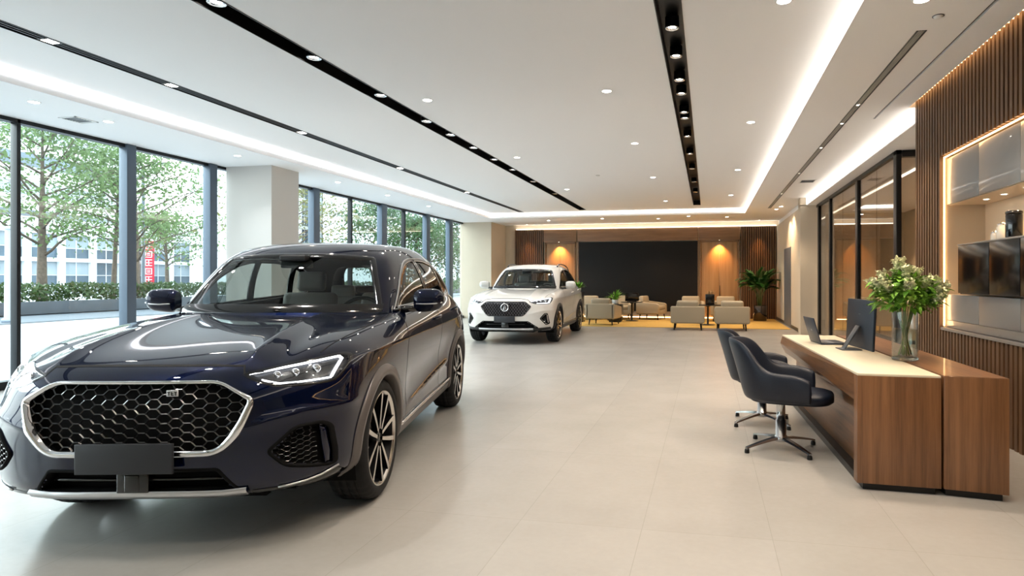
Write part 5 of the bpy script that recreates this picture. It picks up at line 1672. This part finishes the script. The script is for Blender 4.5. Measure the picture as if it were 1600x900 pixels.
# ---- buildings
M['facade'] = mat('white_facade', '#d9dcde', rough=.7)
M['bwin'] = mat('office_window', '#4c5c69', rough=.12, coat=.5, noise=(.25, .45))
M['bwin_lt'] = mat('office_blind', '#8f9aa2', rough=.3, noise=(.4, .12))
def facade(name, label, x, y0, y1, z0, floors, bays, fh, fw_, recess=.4, skipf=()):
    """white grid of piers and floor bands with glazing set back, facing +x"""
    r = thing(name, (x, (y0+y1)/2, 0), 0, label, 'building')
    oy = (y0+y1)/2
    H_ = z0+floors*fh
    mb = MB(); mb.box((-12, y0-oy, -.2), (-recess, y1-oy, H_)); 
    mb.build('wall', M['facade'], r)
    bw = (y1-y0)/bays
    mb = MB()
    for b in range(bays+1): mb.box((-recess-.1, y0-oy+b*bw-fw_/2, 0), (0, y0-oy+b*bw+fw_/2, H_))
    for f_ in range(floors+1): mb.box((-recess-.1, y0-oy, z0+f_*fh-.22), (.06, y1-oy, z0+f_*fh+.22))
    mb.build('facade_grid', M['facade'], r)
    mb = MB(); mb.box((-.5, y0-oy-.3, H_+.22), (.25, y1-oy+.3, H_+1.5)); mb.box((-12, y0-oy, H_), (-.5, y1-oy, H_+1.2)); mb.build('parapet', M['facade'], r)
    for f_ in range(floors):
        for b in range(bays):
            mb = MB()
            ya = y0-oy+b*bw+fw_/2; yb_ = ya+bw-fw_
            zz0 = z0+f_*fh+.22; zz1 = z0+(f_+1)*fh-.22
            zm = zz0+(zz1-zz0)*.42
            mb.box((-recess-.04, ya, zz0), (-recess+.02, yb_, zm), mi=0); mb.box((-recess-.04, ya, zm+.06), (-recess+.02, yb_, zz1), mi=1 if (b*7+f_*3) % 5 else 0)
            mb.box((-recess-.02, ya, zm), (-recess+.06, yb_, zm+.06), mi=2); mb.box((-recess-.02, (ya+yb_)/2-.04, zz0), (-recess+.06, (ya+yb_)/2+.04, zz1), mi=2)
            o = mb.build('window', [M['bwin'], M['bwin_lt'], M['facade']], r)
    return r
facade('office_building', 'long low white office building with gridded windows across the road', -72, 24, 104, .5, 2, 22, 3.1, .7)
# upper curved white volume behind
def tower(label, x, y, rx, ry, z0, z1, floors, n0, n1):
    r = thing('tower_building', (x, y, 0), 0, label, 'building')
    mb = MB()
    def pt(a, e=0): return (rx+e)*math.cos(a), (ry+e)*math.sin(a)
    N = 40
    rows = []
    for z in (z0, z1):
        rows.append([(*pt(2*PI*i/N), z) for i in range(N)])
    mb.grid(rows, closed=True); mb._add(rows[-1], [tuple(range(N))]); mb.build('wall', M['facade'], r)
    fh = (z1-z0)/floors
    for f_ in range(floors):
        mb = MB(); z = z0+f_*fh
        mb.grid([[(*pt(2*PI*i/N, .25), zz) for i in range(N)] for zz in (z+fh*.35, z+fh*.80)], closed=True); mb.build('window_band', M['bwin_lt'] if f_ % 2 else M['bwin'], r)
    return r
tower('curved white tower rising behind the low office building on the left', -116, 66, 22, 36, 0, 24, 6, 0, 0)
facade('white_block', 'white building with small windows left of the column', -52, 66, 100, 1.0, 5, 8, 3.6, 2.2)
facade('white_block', 'white building seen in the panes right of the column', -36, 70, 100, 1.0, 5, 9, 3.4, 1.6)
# red banner with white characters drawn as strokes
bn = thing('banner', (-71.3, 67.0, 0), 0, 'tall red banner with white characters on the office building', 'banner')
mb = MB(); mb.box((-.05, -.85, .7), (.05, .85, 6.4), None, .01); mb.build('banner_cloth', mat('banner_red', '#c8283c', rough=.6), bn)
for k in range(5):
    z = 5.75-k*1.10
    mb = MB()
    for (a, b_, c, d) in [(-.6,.45,.6,.58),(-.6,-.05,.6,.07),(-.6,-.55,.6,-.43),(-.08,-.55,.08,.6),(-.62,-.5,-.5,.5)] if k % 2 == 0 else [(-.6,.42,.6,.55),(-.62,-.5,-.49,.5),(.49,-.5,.62,.5),(-.3,-.2,.3,-.06),(-.3,.1,.3,.22),(-.6,-.55,.6,-.43)]:
        mb.box((.05, a*.8, z+b_*.75), (.07, c*.8, z+d*.75))
    mb.build('banner_character', M['facade'], bn)
# ------------------------------------------------------------------ cars in place, daylight
navy = build_car('suv_car', (-2.90, 3.30, 0), math.radians(13.3), 'glossy dark navy suv with wide chrome framed grille, nearest the camera', NAVY)
white = build_car('suv_car', (-4.14, 13.0, 0), math.radians(2.6), 'white suv with black roof rails parked further back', WHITE)
white.scale = (1.03, 1.03, 1.03)

w = bpy.data.worlds.new('overcast_sky'); SC.world = w; w.use_nodes = True
nt = w.node_tree; bg = nt.nodes['Background']
tc = nt.nodes.new('ShaderNodeTexCoord'); sx = nt.nodes.new('ShaderNodeSeparateXYZ'); rp = nt.nodes.new('ShaderNodeValToRGB')
rp.color_ramp.elements[0].position = .0; rp.color_ramp.elements[0].color = (.93, .96, 1, 1)
rp.color_ramp.elements[1].position = .6; rp.color_ramp.elements[1].color = (.80, .90, 1, 1)
nt.links.new(tc.outputs['Generated'], sx.inputs[0]); nt.links.new(sx.outputs['Z'], rp.inputs[0]); nt.links.new(rp.outputs[0], bg.inputs[0])
bg.inputs[1].default_value = SKY
SC.view_settings.exposure = EXPO
SC.cycles.max_bounces = 8; SC.cycles.diffuse_bounces = 4; SC.cycles.glossy_bounces = 4; SC.cycles.transparent_max_bounces = 16; SC.cycles.transmission_bounces = 6
SC.cycles.sample_clamp_indirect = 6.0
SC.cycles.use_denoising = True
SC.cycles.caustics_reflective = False; SC.cycles.caustics_refractive = False

sl = bpy.data.lights.new('hazy_sun', 'SUN'); sl.energy = SUN; sl.angle = math.radians(50); sl.color = (.93, .97, 1.0)
so = bpy.data.objects.new('hazy_sun', sl); so.location = (-30, 5, 30); link(so)
so.rotation_euler = Vector((1, .12, -.72)).to_track_quat('-Z', 'Y').to_euler()
